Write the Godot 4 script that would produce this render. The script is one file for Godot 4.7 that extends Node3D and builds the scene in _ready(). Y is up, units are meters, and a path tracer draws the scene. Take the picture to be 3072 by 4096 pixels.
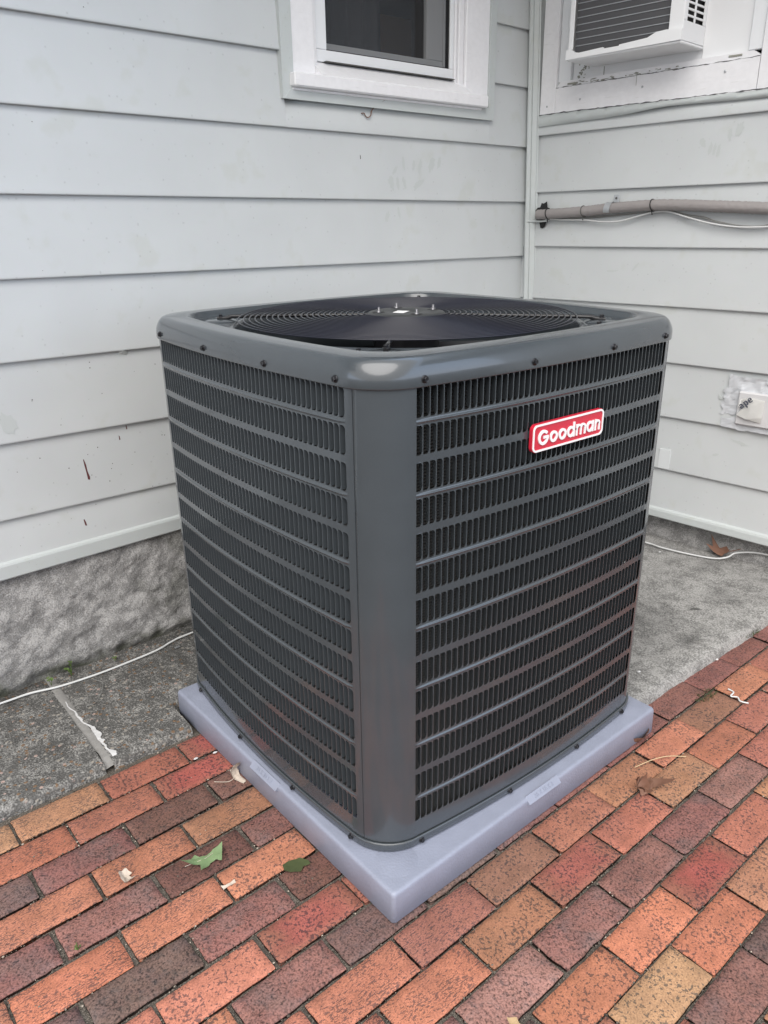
extends Node3D

var M := {}
var rng := RandomNumberGenerator.new()
var TL := Transform3D(Basis(Vector3(.9987, 0, -.0506), Vector3.UP, Vector3(.0506, 0, .9987)), Vector3(-.068, 0, -1.3434))
var TR := Transform3D(Basis(Vector3(.1093, 0, .994), Vector3.UP, Vector3(-.994, 0, .1093)), Vector3(2.0396, 0, -.2243))
var taken := {}

# ------------------------------------------------------------------ helpers
func lin(r: float, g: float, b: float) -> Color:
	return Color(r, g, b).linear_to_srgb()

func mat(called: String, c: Color, rough := .6, metal := 0.0) -> StandardMaterial3D:
	var m := StandardMaterial3D.new()
	m.resource_name = called
	m.albedo_color = c
	m.roughness = rough
	m.metallic = metal
	m.cull_mode = BaseMaterial3D.CULL_DISABLED
	M[called] = m
	return m

func numbered(called: String) -> String:
	var n: int = taken.get(called, 0)
	taken[called] = n + 1
	return called if n == 0 else "%s_%03d" % [called, n]

func thing(called: String, label: String, category: String, at := Vector3.ZERO, group := "") -> Node3D:
	var o := Node3D.new()
	o.name = numbered(called)
	add_child(o)
	o.position = at
	tag(o, label, category, group)
	return o

func tag(o: Node, label: String, category: String, group := "") -> void:
	o.set_meta("label", label)
	o.set_meta("category", category)
	if group:
		o.set_meta("group", group)

func ST() -> SurfaceTool:
	var st := SurfaceTool.new()
	st.begin(Mesh.PRIMITIVE_TRIANGLES)
	st.set_smooth_group(-1)
	return st

func done(st: SurfaceTool, m: Material) -> ArrayMesh:
	st.generate_normals()
	var me := st.commit()
	if me.get_surface_count():
		me.surface_set_material(0, m)
	return me

# one named mesh under a parent; t is in world space
func put(called: String, me: Mesh, parent: Node = self, t := Transform3D(), m: Material = null) -> MeshInstance3D:
	var o := MeshInstance3D.new()
	o.name = called
	o.mesh = me
	if m:
		o.material_override = m
	parent.add_child(o, true)
	o.global_transform = t
	return o

func build(called: String, st: SurfaceTool, m: Material, parent: Node = self, t := Transform3D()) -> MeshInstance3D:
	return put(called, done(st, m), parent, t)

# counter-clockwise seen from outside
func tri(st: SurfaceTool, a: Vector3, b: Vector3, c: Vector3) -> void:
	st.add_vertex(a); st.add_vertex(c); st.add_vertex(b)

func quad(st: SurfaceTool, a: Vector3, b: Vector3, c: Vector3, d: Vector3) -> void:
	tri(st, a, b, c); tri(st, a, c, d)

func bx(st: SurfaceTool, lo: Vector3, hi: Vector3, t := Transform3D()) -> void:
	var p := []
	for i in 8:
		p.append(t * Vector3(hi.x if i & 1 else lo.x, hi.y if i & 2 else lo.y, hi.z if i & 4 else lo.z))
	quad(st, p[4], p[5], p[7], p[6]); quad(st, p[1], p[0], p[2], p[3])
	quad(st, p[5], p[1], p[3], p[7]); quad(st, p[0], p[4], p[6], p[2])
	quad(st, p[6], p[7], p[3], p[2]); quad(st, p[0], p[1], p[5], p[4])

# box with bevelled edges
func bbx(st: SurfaceTool, lo: Vector3, hi: Vector3, b: float, t := Transform3D()) -> void:
	var c := (lo + hi) / 2
	var h := (hi - lo) / 2
	var f := func(x: float, y: float, z: float, k: int) -> Vector3:
		var e := h - Vector3(b, b, b)
		e[k] = h[k]
		return t * (c + Vector3(x, y, z) * e)
	for k in 3:
		var i := (k + 1) % 3
		var j := (k + 2) % 3
		for s in [-1.0, 1.0]:
			var q := []
			for w in [[-1, -1], [1, -1], [1, 1], [-1, 1]]:
				var v := Vector3.ZERO
				v[k] = s; v[i] = w[0]; v[j] = w[1]
				q.append(f.call(v.x, v.y, v.z, k))
			if s > 0: quad(st, q[0], q[1], q[2], q[3])
			else: quad(st, q[3], q[2], q[1], q[0])
	for k in 3:  # edges along k
		var i := (k + 1) % 3
		var j := (k + 2) % 3
		for w in [[-1.0, -1.0], [1.0, -1.0], [1.0, 1.0], [-1.0, 1.0]]:
			var v0 := Vector3.ZERO; v0[i] = w[0]; v0[j] = w[1]; v0[k] = -1
			var v1 := v0; v1[k] = 1
			var a: Vector3 = f.call(v0.x, v0.y, v0.z, i)
			var a2: Vector3 = f.call(v1.x, v1.y, v1.z, i)
			var d: Vector3 = f.call(v0.x, v0.y, v0.z, j)
			var d2: Vector3 = f.call(v1.x, v1.y, v1.z, j)
			if w[0] * w[1] > 0: quad(st, a, d, d2, a2)
			else: quad(st, a2, d2, d, a)
	for x in [-1.0, 1.0]:
		for y in [-1.0, 1.0]:
			for z in [-1.0, 1.0]:
				var a: Vector3 = f.call(x, y, z, 0)
				var d: Vector3 = f.call(x, y, z, 1)
				var e: Vector3 = f.call(x, y, z, 2)
				if x * y * z > 0: tri(st, a, d, e)
				else: tri(st, a, e, d)

func tube(st: SurfaceTool, pts: Array, r: float, seg := 8, closed := false, taper := 1.0) -> void:
	var n := pts.size()
	var rings := []
	var up := Vector3.UP
	for i in n:
		var a: Vector3 = pts[(i - 1 + n) % n] if closed or i > 0 else pts[i]
		var b: Vector3 = pts[(i + 1) % n] if closed or i < n - 1 else pts[i]
		var d := (b - a).normalized()
		if absf(d.dot(up)) > .95: up = Vector3(d.y, d.z, d.x)
		var x := up.cross(d).normalized()
		var y := d.cross(x)
		up = y
		var ring := []
		var rr := r * lerpf(1.0, taper, float(i) / maxf(1, n - 1))
		for k in seg:
			var w := TAU * k / seg
			ring.append(pts[i] + (x * cos(w) + y * sin(w)) * rr)
		rings.append(ring)
	st.set_smooth_group(0)
	for i in (n if closed else n - 1):
		var A: Array = rings[i]
		var B: Array = rings[(i + 1) % n]
		for k in seg:
			quad(st, A[k], A[(k + 1) % seg], B[(k + 1) % seg], B[k])
	st.set_smooth_group(-1)
	if not closed:
		for k in range(1, seg - 1):
			tri(st, rings[0][0], rings[0][k + 1], rings[0][k])
			tri(st, rings[n - 1][0], rings[n - 1][k], rings[n - 1][k + 1])

func spline(pts: Array, per := 8) -> Array:
	var c := Curve3D.new()
	var n := pts.size()
	for i in n:
		var t: Vector3 = (pts[mini(i + 1, n - 1)] - pts[maxi(i - 1, 0)]) / 6.0
		c.add_point(pts[i], -t, t)
	var out := []
	for i in n - 1:
		for k in per:
			out.append(c.sample(i, float(k) / per))
	out.append(pts[n - 1])
	return out

func lathe(st: SurfaceTool, prof: Array, seg: int, t := Transform3D(), smooth := true) -> void:
	st.set_smooth_group(0 if smooth else -1)
	for i in prof.size() - 1:
		for k in seg:
			var a := TAU * k / seg
			var b := TAU * (k + 1) / seg
			var p: Vector2 = prof[i]
			var q: Vector2 = prof[i + 1]
			quad(st, t * Vector3(p.x * cos(b), p.y, p.x * sin(b)), t * Vector3(p.x * cos(a), p.y, p.x * sin(a)), t * Vector3(q.x * cos(a), q.y, q.x * sin(a)), t * Vector3(q.x * cos(b), q.y, q.x * sin(b)))
	st.set_smooth_group(-1)

# polygon (x, y) given counter-clockwise, extruded along z from z0 to z1
func prism(st: SurfaceTool, poly: PackedVector2Array, z0: float, z1: float, t := Transform3D()) -> void:
	var ix := Geometry2D.triangulate_polygon(poly)
	for i in range(0, ix.size(), 3):
		var a := poly[ix[i]]
		var b := poly[ix[i + 1]]
		var c := poly[ix[i + 2]]
		if (b - a).cross(c - a) < 0:
			var s := b; b = c; c = s
		tri(st, t * Vector3(a.x, a.y, z1), t * Vector3(b.x, b.y, z1), t * Vector3(c.x, c.y, z1))
		tri(st, t * Vector3(a.x, a.y, z0), t * Vector3(c.x, c.y, z0), t * Vector3(b.x, b.y, z0))
	for i in poly.size():
		var a := poly[i]
		var b := poly[(i + 1) % poly.size()]
		quad(st, t * Vector3(a.x, a.y, z0), t * Vector3(b.x, b.y, z0), t * Vector3(b.x, b.y, z1), t * Vector3(a.x, a.y, z1))

func rrect(cx: float, cy: float, w: float, h: float, r: float, seg := 6) -> PackedVector2Array:
	var p := PackedVector2Array()
	for q in 4:
		var c := Vector2(cx + (w / 2 - r) * [1, -1, -1, 1][q], cy + (h / 2 - r) * [1, 1, -1, -1][q])
		for k in seg + 1:
			var a := PI / 2 * (q + float(k) / seg)
			p.append(c + Vector2(cos(a), sin(a)) * r)
	return p

func strip_ring(st: SurfaceTool, outer: PackedVector2Array, inner: PackedVector2Array, z0: float, z1: float, t := Transform3D()) -> void:
	var n := outer.size()
	for i in n:
		var j := (i + 1) % n
		var a := outer[i]; var b := outer[j]; var c := inner[j]; var d := inner[i]
		quad(st, t * Vector3(a.x, a.y, z1), t * Vector3(b.x, b.y, z1), t * Vector3(c.x, c.y, z1), t * Vector3(d.x, d.y, z1))
		quad(st, t * Vector3(a.x, a.y, z0), t * Vector3(b.x, b.y, z0), t * Vector3(b.x, b.y, z1), t * Vector3(a.x, a.y, z1))
		quad(st, t * Vector3(c.x, c.y, z0), t * Vector3(d.x, d.y, z0), t * Vector3(d.x, d.y, z1), t * Vector3(c.x, c.y, z1))

# ------------------------------------------------------------------ textures
func noise(sd: int, freq: float, oct := 4, type := FastNoiseLite.TYPE_SIMPLEX_SMOOTH) -> FastNoiseLite:
	var n := FastNoiseLite.new()
	n.seed = sd
	n.noise_type = type
	n.frequency = freq
	n.fractal_octaves = oct
	return n

func field(sd: int, freq: float, oct: int, w: int, h: int, stretch := 1, seamless := true) -> PackedByteArray:
	var n := noise(sd, freq, oct)
	var im: Image
	if seamless: im = n.get_seamless_image(w / stretch, h, false, false, .12, true)
	else: im = n.get_image(w / stretch, h, false, false, true)
	if stretch > 1: im.resize(w, h, Image.INTERPOLATE_CUBIC)
	im.convert(Image.FORMAT_L8)
	return im.get_data()

func cells(sd: int, freq: float, w: int, h: int, ret := FastNoiseLite.RETURN_DISTANCE) -> PackedByteArray:
	var n := noise(sd, freq, 1, FastNoiseLite.TYPE_CELLULAR)
	n.fractal_type = FastNoiseLite.FRACTAL_NONE
	n.cellular_return_type = ret
	var im := n.get_image(w, h, false, false, true)
	im.convert(Image.FORMAT_L8)
	return im.get_data()

func sm(a: float, b: float, x: float) -> float:
	return smoothstep(a, b, x)

func tex(w: int, h: int, bytes: PackedByteArray, fmt := Image.FORMAT_RGB8) -> ImageTexture:
	return ImageTexture.create_from_image(Image.create_from_data(w, h, false, fmt, bytes))

var lut := PackedByteArray()
func enc(x: float) -> int:
	return lut[clampi(int(x * 1023.0), 0, 1023)]

func tri_mat(m: StandardMaterial3D, albedo: Texture2D, scale: float, height: Texture2D = null, hs := .2) -> void:
	m.albedo_texture = albedo
	m.uv1_triplanar = true
	m.uv1_world_triplanar = true
	m.uv1_scale = Vector3.ONE * scale
	m.uv1_triplanar_sharpness = 4.0
	if height:
		m.heightmap_enabled = true
		m.heightmap_texture = height
		m.heightmap_scale = hs

func materials() -> void:
	for i in 1024:
		lut.append(int(round(Color(i / 1023.0, 0, 0).linear_to_srgb().r * 255)))
	# --- bricks: two textures multiplied by the colour of each brick
	var W := 1024
	var grain := field(3, .09, 3, W, W, 1, false)
	var mid := field(4, .02, 4, W, W, 1, false)
	var big := field(5, .006, 3, W, W, 1, false)
	var pits := field(6, .10, 3, W, W, 3, false)
	var pits2 := field(7, .20, 2, W, W, 2, false)
	var spots := field(8, .048, 4, W, W, 1, false)
	var Cc := PackedByteArray(); Cc.resize(W * W * 3)
	var HC := PackedByteArray(); HC.resize(W * W)
	var A := PackedByteArray(); A.resize(W * W * 3)
	var B := PackedByteArray(); B.resize(W * W * 3)
	var HA := PackedByteArray(); HA.resize(W * W)
	var HB := PackedByteArray(); HB.resize(W * W)
	for i in W * W:
		var g := grain[i] / 255.0 - .5
		var m := mid[i] / 255.0 - .5
		var b := big[i] / 255.0 - .5
		var thr := .645 - b * .26
		var p := sm(thr, thr + .06, pits[i] / 255.0)
		p = maxf(p, .9 * sm(thr + .02, thr + .07, pits2[i] / 255.0))
		var v := .87 + g * .55 + m * .26 + b * .22
		var e := v * (1.0 - p) + p * .33
		A[i * 3] = enc(e); A[i * 3 + 1] = enc(e + p * .06); A[i * 3 + 2] = enc(e + p * .16)
		HA[i] = clampi(int(170 + g * 50 - p * 120), 0, 255)
		var dk := sm(.50, .68, mid[i] / 255.0 * .6 + grain[i] / 255.0 * .4)
		var wt := sm(.74, .84, pits2[i] / 255.0) * .5
		var v2 := .86 + g * 1.15 + m * .2 + b * .25 - dk * .22 - .34 * sm(.54, .68, spots[i] / 255.0) - .2 * sm(.6, .75, pits2[i] / 255.0) + wt
		var q := maxf(sm(thr, thr + .05, spots[i] / 255.0), .8 * sm(thr + .08, thr + .12, pits2[i] / 255.0))
		e = v * (1.0 - q) + q * .31
		Cc[i * 3] = enc(e); Cc[i * 3 + 1] = enc(e + q * .06); Cc[i * 3 + 2] = enc(e + q * .15)
		HC[i] = clampi(int(170 + g * 50 - q * 120), 0, 255)
		B[i * 3] = enc(v2); B[i * 3 + 1] = enc(v2 + dk * .06 + wt * .3); B[i * 3 + 2] = enc(v2 + dk * .1 + wt * .3)
		HB[i] = clampi(int(128 + g * 170 + m * 60 - 60 * sm(.54, .68, spots[i] / 255.0)), 0, 255)
	for k in 3:
		var bm := mat(["brick_pitted", "brick_rough", "brick_spotted"][k], Color.WHITE, .88)
		bm.vertex_color_use_as_albedo = true
		bm.albedo_texture = tex(W, W, [A, B, Cc][k])
		bm.heightmap_enabled = true
		bm.heightmap_texture = tex(W, W, [HA, HB, HC][k], Image.FORMAT_L8)
		bm.heightmap_scale = .12
	# --- concrete
	var N := 1024
	var c1 := field(11, .012, 5, N, N)
	var c2 := field(12, .05, 4, N, N)
	var c3 := field(13, .16, 2, N, N)
	var peb := cells(14, .07, N, N)
	var pebv := cells(14, .07, N, N, FastNoiseLite.RETURN_CELL_VALUE)
	for k in 3:  # 0 dark exposed aggregate, 1 greyer slab, 2 parging
		var C := PackedByteArray(); C.resize(N * N * 3)
		var H := PackedByteArray(); H.resize(N * N)
		for i in N * N:
			var a := c1[i] / 255.0
			var b := c2[i] / 255.0
			var g := c3[i] / 255.0
			var r: float; var gg: float; var bb: float; var hh: float
			if k == 0:
				var v := lerpf(.085, .27, sm(.42, .78, a * .30 + b * .35 + g * .40)) * (.55 + g * .9)
				r = v * 1.02; gg = v; bb = v * .95
				hh = g * .8 + b * .3
				var pv := pebv[i] / 255.0
				var pd := peb[i] / 255.0
				if pv > .62 and pd < .28 and b > .42:
					var tint := pv * 37.0 - floorf(pv * 37.0)
					var q := .30 if tint < .45 else .14
					r = q * (1.25 if tint > .3 else 1.0); gg = q * (.8 if tint > .45 else .93); bb = q * (.5 if tint > .45 else .82)
					hh += .4
			elif k == 1:
				var v := lerpf(.15, .33, sm(.3, .72, a * .38 + b * .32 + g * .40)) * (.72 + g * .56)
				if g > .80: v = maxf(v, .36)
				r = v; gg = v * .985; bb = v * .95
				hh = g * .6 + b * .3
			else:
				var v := lerpf(.21, .36, sm(.34, .66, a * .45 + b * .3 + g * .25)) * (.68 + g * .64)
				r = v; gg = v * .985; bb = v * .97
				hh = g * .5 + b * .6
			C[i * 3] = enc(r); C[i * 3 + 1] = enc(gg); C[i * 3 + 2] = enc(bb)
			H[i] = clampi(int(hh * 200), 0, 255)
		var m := mat(["concrete_dark", "concrete_grey", "parging"][k], Color.WHITE, .92)
		tri_mat(m, tex(N, N, C), [.95, .8, 1.1][k], tex(N, N, H, Image.FORMAT_L8), [.3, .2, .3][k])
		m.vertex_color_use_as_albedo = true
	# --- siding: nearly even paint with faint greenish smears and dust
	var S := 512
	var s1 := field(21, .012, 4, S, S)
	var s2 := field(22, .03, 5, S, S)
	var s3 := field(23, .3, 1, S, S)
	var D := PackedByteArray(); D.resize(S * S * 3)
	var DH := PackedByteArray(); DH.resize(S * S)
	for i in S * S:
		var a := s1[i] / 255.0 - .5
		var f := sm(.60, .78, s2[i] / 255.0 * .6 + s1[i] / 255.0 * .4)
		var v := 1.0 + a * .06 - f * .05
		var sp := 1.0 - .25 * sm(.93, .97, s3[i] / 255.0)
		D[i * 3] = enc(.93 * v * sp); D[i * 3 + 1] = enc(.935 * v * sp); D[i * 3 + 2] = enc(.94 * (v - f * .03) * sp)
		DH[i] = clampi(int(128 + a * 200), 0, 255)
	var sd := mat("siding_paint", lin(.585, .608, .612), .5)
	tri_mat(sd, tex(S, S, D), .55, tex(S, S, DH, Image.FORMAT_L8), .12)
	var st := mat("siding_trim", lin(.56, .595, .59), .42)
	tri_mat(st, sd.albedo_texture, .9)
	# --- white window paint with hairline cracks and grime
	var w1 := field(31, .03, 5, S, S)
	var w2 := field(32, .05, 3, S, S, 8)
	var E := PackedByteArray(); E.resize(S * S * 3)
	var EH := PackedByteArray(); EH.resize(S * S)
	for i in S * S:
		var v := .95 + (w1[i] / 255.0 - .5) * .06
		var g := sm(.80, .95, w2[i] / 255.0) * .08
		E[i * 3] = enc(v * (1 - g)); E[i * 3 + 1] = enc(v * (1 - g)); E[i * 3 + 2] = enc(v * (1 - g * 1.1))
		EH[i] = clampi(int(128 + (w2[i] / 255.0 - .5) * 90 + (w1[i] / 255.0 - .5) * 60), 0, 255)
	var wp := mat("white_paint", lin(.86, .86, .88), .45)
	tri_mat(wp, tex(S, S, E), 2.2, tex(S, S, EH, Image.FORMAT_L8), .12)
	mat("white_vinyl", lin(.80, .82, .84), .35)
	mat("white_plastic", lin(.80, .81, .82), .35)
	# --- unit
	var u1 := field(41, .01, 4, S, S)
	var u2 := field(42, .25, 2, S, S)
	var U := PackedByteArray(); U.resize(S * S * 3)
	for i in S * S:
		var v := .95 + (u1[i] / 255.0 - .5) * .10 + (u2[i] / 255.0 - .5) * .05
		U[i * 3] = enc(v); U[i * 3 + 1] = enc(v); U[i * 3 + 2] = enc(v)
	var ut := tex(S, S, U)
	for k in 2:
		var um := mat(["unit_paint", "louver_paint"][k], lin(.051, .060, .068), .26)
		tri_mat(um, ut, 1.6)
		um.clearcoat_enabled = true
		um.clearcoat = .55
		um.clearcoat_roughness = .08
	mat("black_wire", lin(.012, .012, .014), .28)
	var rw := mat("ring_wire", lin(.014, .015, .024), .3)
	rw.metallic_specular = .45
	mat("hub_paint", lin(.032, .034, .035), .45)
	mat("coil", lin(.014, .0135, .013), .5)
	mat("dark", lin(.012, .012, .013), .7)
	mat("screw_steel", lin(.03, .03, .034), .28, .6)
	mat("steel_dark", lin(.16, .16, .17), .35, .8)
	mat("steel", lin(.45, .46, .47), .35, .9)
	mat("badge_red", lin(.55, .02, .045), .3)
	mat("badge_white", lin(.80, .80, .80), .3)
	var pm := mat("pad_plastic", lin(.258, .280, .356), .45)
	var ph := field(45, .12, 3, S, S)
	tri_mat(pm, ut, 2.5, tex(S, S, ph, Image.FORMAT_L8), .05)
	# --- small stuff
	mat("black_rubber", lin(.015, .015, .016), .5)
	mat("cord_white", lin(.62, .63, .63), .5)
	mat("cord_grey", lin(.22, .22, .21), .5)
	var pi := mat("pipe_wrap", lin(.29, .27, .265), .55)
	tri_mat(pi, tex(S, S, E), 3.0, tex(S, S, EH, Image.FORMAT_L8), .25)
	var zinc := mat("zinc", lin(.50, .52, .54), .4, .5)
	tri_mat(zinc, ut, 6.0)
	mat("leaf_green", lin(.17, .25, .12), .6)
	mat("leaf_pale", lin(.50, .43, .36), .7)
	mat("leaf_brown", lin(.17, .085, .055), .7)
	mat("leaf_tan", lin(.36, .25, .13), .7)
	mat("moss", lin(.05, .065, .022), .9)
	mat("weed", lin(.10, .16, .04), .7)
	mat("straw", lin(.55, .42, .25), .7)
	var soil := mat("joint_soil", Color.WHITE, .95)
	var J := PackedByteArray(); J.resize(N * N * 3)
	for i in N * N:
		var v := .06 + sm(.45, .8, c3[i] / 255.0) * .15 + sm(.5, .8, c2[i] / 255.0) * .05
		J[i * 3] = enc(v); J[i * 3 + 1] = enc(v * .88); J[i * 3 + 2] = enc(v * .74)
	tri_mat(soil, tex(N, N, J), 2.0)
	var mj := mat("mortar_white", lin(.62, .62, .62), .9)
	tri_mat(mj, tex(S, S, E), 3.0, tex(S, S, EH, Image.FORMAT_L8), .4)
	var mg := mat("mortar_grey", lin(.27, .262, .25), .9)
	tri_mat(mg, tex(S, S, D), 3.0, tex(S, S, EH, Image.FORMAT_L8), .4)
	mat("caulk", lin(.10, .10, .105), .8)
	mat("stain_red", lin(.11, .028, .028), .6)
	mat("stain_grey", lin(.50, .53, .525), .55)
	mat("stain_dark", lin(.09, .09, .085), .7)
	mat("stain_mould", lin(.30, .30, .26), .8)
	var tp := mat("clear_tape", lin(.58, .60, .63), .22)
	tp.clearcoat_enabled = true
	tp.clearcoat = .6
	mat("plate", lin(.62, .62, .63), .5)
	mat("paper", lin(.90, .90, .88), .6)
	mat("ink", lin(.06, .07, .10), .7)
	mat("fin_grey", lin(.075, .075, .08), .6)
	mat("wood_dark", lin(.03, .027, .025), .7)
	mat("curtain", lin(.022, .022, .025), .9)
	mat("furniture", lin(.42, .26, .14), .6)
	var gl := mat("glass", Color(.9, .95, 1, .10), .03)
	gl.transparency = BaseMaterial3D.TRANSPARENCY_ALPHA
	var sc := mat("insect_screen", lin(.018, .019, .022), .7)
	sc.albedo_color.a = .48
	sc.transparency = BaseMaterial3D.TRANSPARENCY_ALPHA

# ------------------------------------------------------------------ condenser
const H := .4445
const R := .103
const BULGE := .018

# closed plan curve of the cabinet, inset by o (negative) or outset, corner radius r
func plan(o: float, r: float, bul := BULGE, seg := 20, arc := 8) -> Array:
	var out := []
	var h := H + o
	for q in 4:
		var rot := Basis(Vector3.UP, PI / 2 * q)
		for k in seg:
			var u := -1.0 + 2.0 * k / seg
			out.append(rot * Vector3(u * (h - r), 0, h + bul * (1 - u * u)))
		for k in arc:
			var a := PI / 2 * k / arc
			out.append(rot * (Vector3(h - r, 0, h - r) + Vector3(sin(a), 0, cos(a)) * r))
	return out

func sweep_plan(st: SurfaceTool, rows: Array) -> void:  # rows of [curve, y]
	for i in rows.size() - 1:
		var A: Array = rows[i][0]
		var B: Array = rows[i + 1][0]
		var ya := Vector3(0, rows[i][1], 0)
		var yb := Vector3(0, rows[i + 1][1], 0)
		var n := A.size()
		for k in n:
			var j := (k + 1) % n
			quad(st, A[k] + ya, A[j] + ya, B[j] + yb, B[k] + yb)

func circle(r: float, n: int, ref: Array) -> Array:
	var out := []
	for k in n:
		var p: Vector3 = ref[k]
		out.append(Vector3(p.x, 0, p.z).normalized() * r)
	return out

func face_pt(s: float, y: float, d := 0.0) -> Vector3:
	var f := H - R
	var u := clampf((s - H) / f, -1, 1)
	var e := maxf(absf(s - H) - f, 0.0)   # how far the point lies on the rounded corner
	return Vector3(s - H, y, H + BULGE * (1 - u * u) - (R - sqrt(R * R - e * e)) - d)

const S0 := .0892
const NS := 50
const PITCH := .01438
const RP := .0648
const Y_TOP := 1.0342
const SLOT := .0515

func louver_row_mesh(y1: float) -> ArrayMesh:
	var st := ST()
	var y0 := y1 - SLOT
	var by := .0012
	var rr := .0062
	for i in NS:
		var a := S0 + i * PITCH
		var b := a + PITCH
		var l := a + .0005
		var r := b - .0010
		var hole := [Vector2(l, y0)]
		for k in 6:
			var w := PI / 2 * k / 5
			hole.append(Vector2(r - rr + rr * sin(w), y0 + rr * 1.5 - rr * 1.5 * cos(w)))
		for k in 6:
			var w := PI / 2 * k / 5
			hole.append(Vector2(r - rr + rr * cos(w), y1 - rr * 1.2 + rr * 1.2 * sin(w)))
		hole.append(Vector2(l, y1))
		var oc := [Vector2(a, y0 - by), Vector2(b, y0 - by), Vector2(b, y1 + by), Vector2(a, y1 + by)]
		var P := func(v: Vector2, d := 0.0) -> Vector3: return face_pt(v.x, v.y, d)
		quad(st, P.call(oc[0]), P.call(oc[1]), P.call(hole[1]), P.call(hole[0]))
		for k in range(1, 6): tri(st, P.call(oc[1]), P.call(hole[k + 1]), P.call(hole[k]))
		quad(st, P.call(oc[1]), P.call(oc[2]), P.call(hole[7]), P.call(hole[6]))
		for k in range(7, 12): tri(st, P.call(oc[2]), P.call(hole[k + 1]), P.call(hole[k]))
		quad(st, P.call(oc[2]), P.call(oc[3]), P.call(hole[13]), P.call(hole[12]))
		quad(st, P.call(oc[3]), P.call(oc[0]), P.call(hole[0]), P.call(hole[13]))
		for k in 13:  # thickness of the sheet
			quad(st, P.call(hole[k]), P.call(hole[k + 1]), P.call(hole[k + 1], .0010), P.call(hole[k], .0010))
		# the blade, bent inwards from the left edge of the slot
		var tt := [0.0, .1, .3, .7, .88, 1.0]
		var ds := [0.0, .0017, .0048, .0106, .0128, .0140]
		var ss := [0.0, .0002, .0007, .0021, .0026, .0028]
		var yi := [0.0, .0004, .0008, .0012, .0030, .0065]
		st.set_smooth_group(0)
		for k in 5:
			var p0: Vector3 = P.call(Vector2(l + ss[k], y0 + yi[k]), ds[k])
			var p1: Vector3 = P.call(Vector2(l + ss[k + 1], y0 + yi[k + 1]), ds[k + 1])
			var p2: Vector3 = P.call(Vector2(l + ss[k + 1], y1 - yi[k + 1]), ds[k + 1])
			var p3: Vector3 = P.call(Vector2(l + ss[k], y1 - yi[k]), ds[k])
			quad(st, p0, p1, p2, p3)
		st.set_smooth_group(-1)
	return done(st, M.louver_paint)

func panel_mesh(y_bot: float, y_top: float) -> ArrayMesh:
	var st := ST()
	var e := S0 + NS * PITCH
	var left := .075
	var right := 2 * H - .065
	var ys := []
	for k in 14:
		var t := Y_TOP - k * RP
		ys.append([t - SLOT - .0012, t + .0012])
	for i in NS:  # gaps between the rows; every other gap has a bead pressed into it
		var a := S0 + i * PITCH
		var b := a + PITCH
		quad(st, face_pt(a, ys[0][1]), face_pt(b, ys[0][1]), face_pt(b, y_top), face_pt(a, y_top))
		quad(st, face_pt(a, y_bot), face_pt(b, y_bot), face_pt(b, ys[13][0]), face_pt(a, ys[13][0]))
		for k in 13:
			var lo: float = ys[k + 1][1]
			var hi: float = ys[k][0]
			if k % 2 == 0:
				var prof := [[0.0, 0.0], [.22, 0.0], [.32, .0010], [.42, .0021], [.5, .0024], [.58, .0021], [.68, .0010], [.78, 0.0], [1.0, 0.0]]
				st.set_smooth_group(0)
				for q in 8:
					var fa := 0.0 if i == 0 else 1.0
					var fb := 0.0 if i == NS - 1 else 1.0
					var v0 := lerpf(lo, hi, prof[q][0])
					var v1 := lerpf(lo, hi, prof[q + 1][0])
					quad(st, face_pt(a, v0, -prof[q][1] * fa), face_pt(b, v0, -prof[q][1] * fb), face_pt(b, v1, -prof[q + 1][1] * fb), face_pt(a, v1, -prof[q + 1][1] * fa))
				st.set_smooth_group(-1)
			else:
				quad(st, face_pt(a, lo), face_pt(b, lo), face_pt(b, hi), face_pt(a, hi))
	for k in 4:
		var a := lerpf(left, S0, k / 4.0)
		var b := lerpf(left, S0, (k + 1) / 4.0)
		quad(st, face_pt(a, y_bot), face_pt(b, y_bot), face_pt(b, y_top), face_pt(a, y_top))
		a = lerpf(e, right - .0015, k / 4.0)
		b = lerpf(e, right - .0015, (k + 1) / 4.0)
		quad(st, face_pt(a, y_bot), face_pt(b, y_bot), face_pt(b, y_top), face_pt(a, y_top))
	# flange folded in at the right-hand edge
	var f := right - .0015
	quad(st, face_pt(f, y_bot), face_pt(f, y_bot, .02), face_pt(f, y_top, .02), face_pt(f, y_top))
	return done(st, M.louver_paint)

func screw_mesh() -> ArrayMesh:
	var st := ST()
	lathe(st, [Vector2(.0001, .0012), Vector2(.0066, .001), Vector2(.0068, 0)], 14)
	lathe(st, [Vector2(.0044, .0055), Vector2(.0048, .005), Vector2(.0048, .001)], 6, Transform3D(), false)
	lathe(st, [Vector2(.0001, .0048), Vector2(.0040, .0052), Vector2(.0044, .0055)], 6, Transform3D(), false)
	bx(st, Vector3(-.0045, .0046, -.0006), Vector3(.0045, .0057, .0006))
	return done(st, M.screw_steel)

func arc_band(c: Vector2, r0: float, r1: float, a0: float, a1: float, seg := 20) -> PackedVector2Array:
	var p := PackedVector2Array()
	for k in seg + 1:
		var a := lerpf(a0, a1, float(k) / seg)
		p.append(c + Vector2(cos(a), sin(a)) * r1)
	for k in seg + 1:
		var a := lerpf(a1, a0, float(k) / seg)
		p.append(c + Vector2(cos(a), sin(a)) * r0)
	return p

func rect_poly(x0: float, y0: float, x1: float, y1: float) -> PackedVector2Array:
	return PackedVector2Array([Vector2(x0, y0), Vector2(x1, y0), Vector2(x1, y1), Vector2(x0, y1)])

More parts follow.
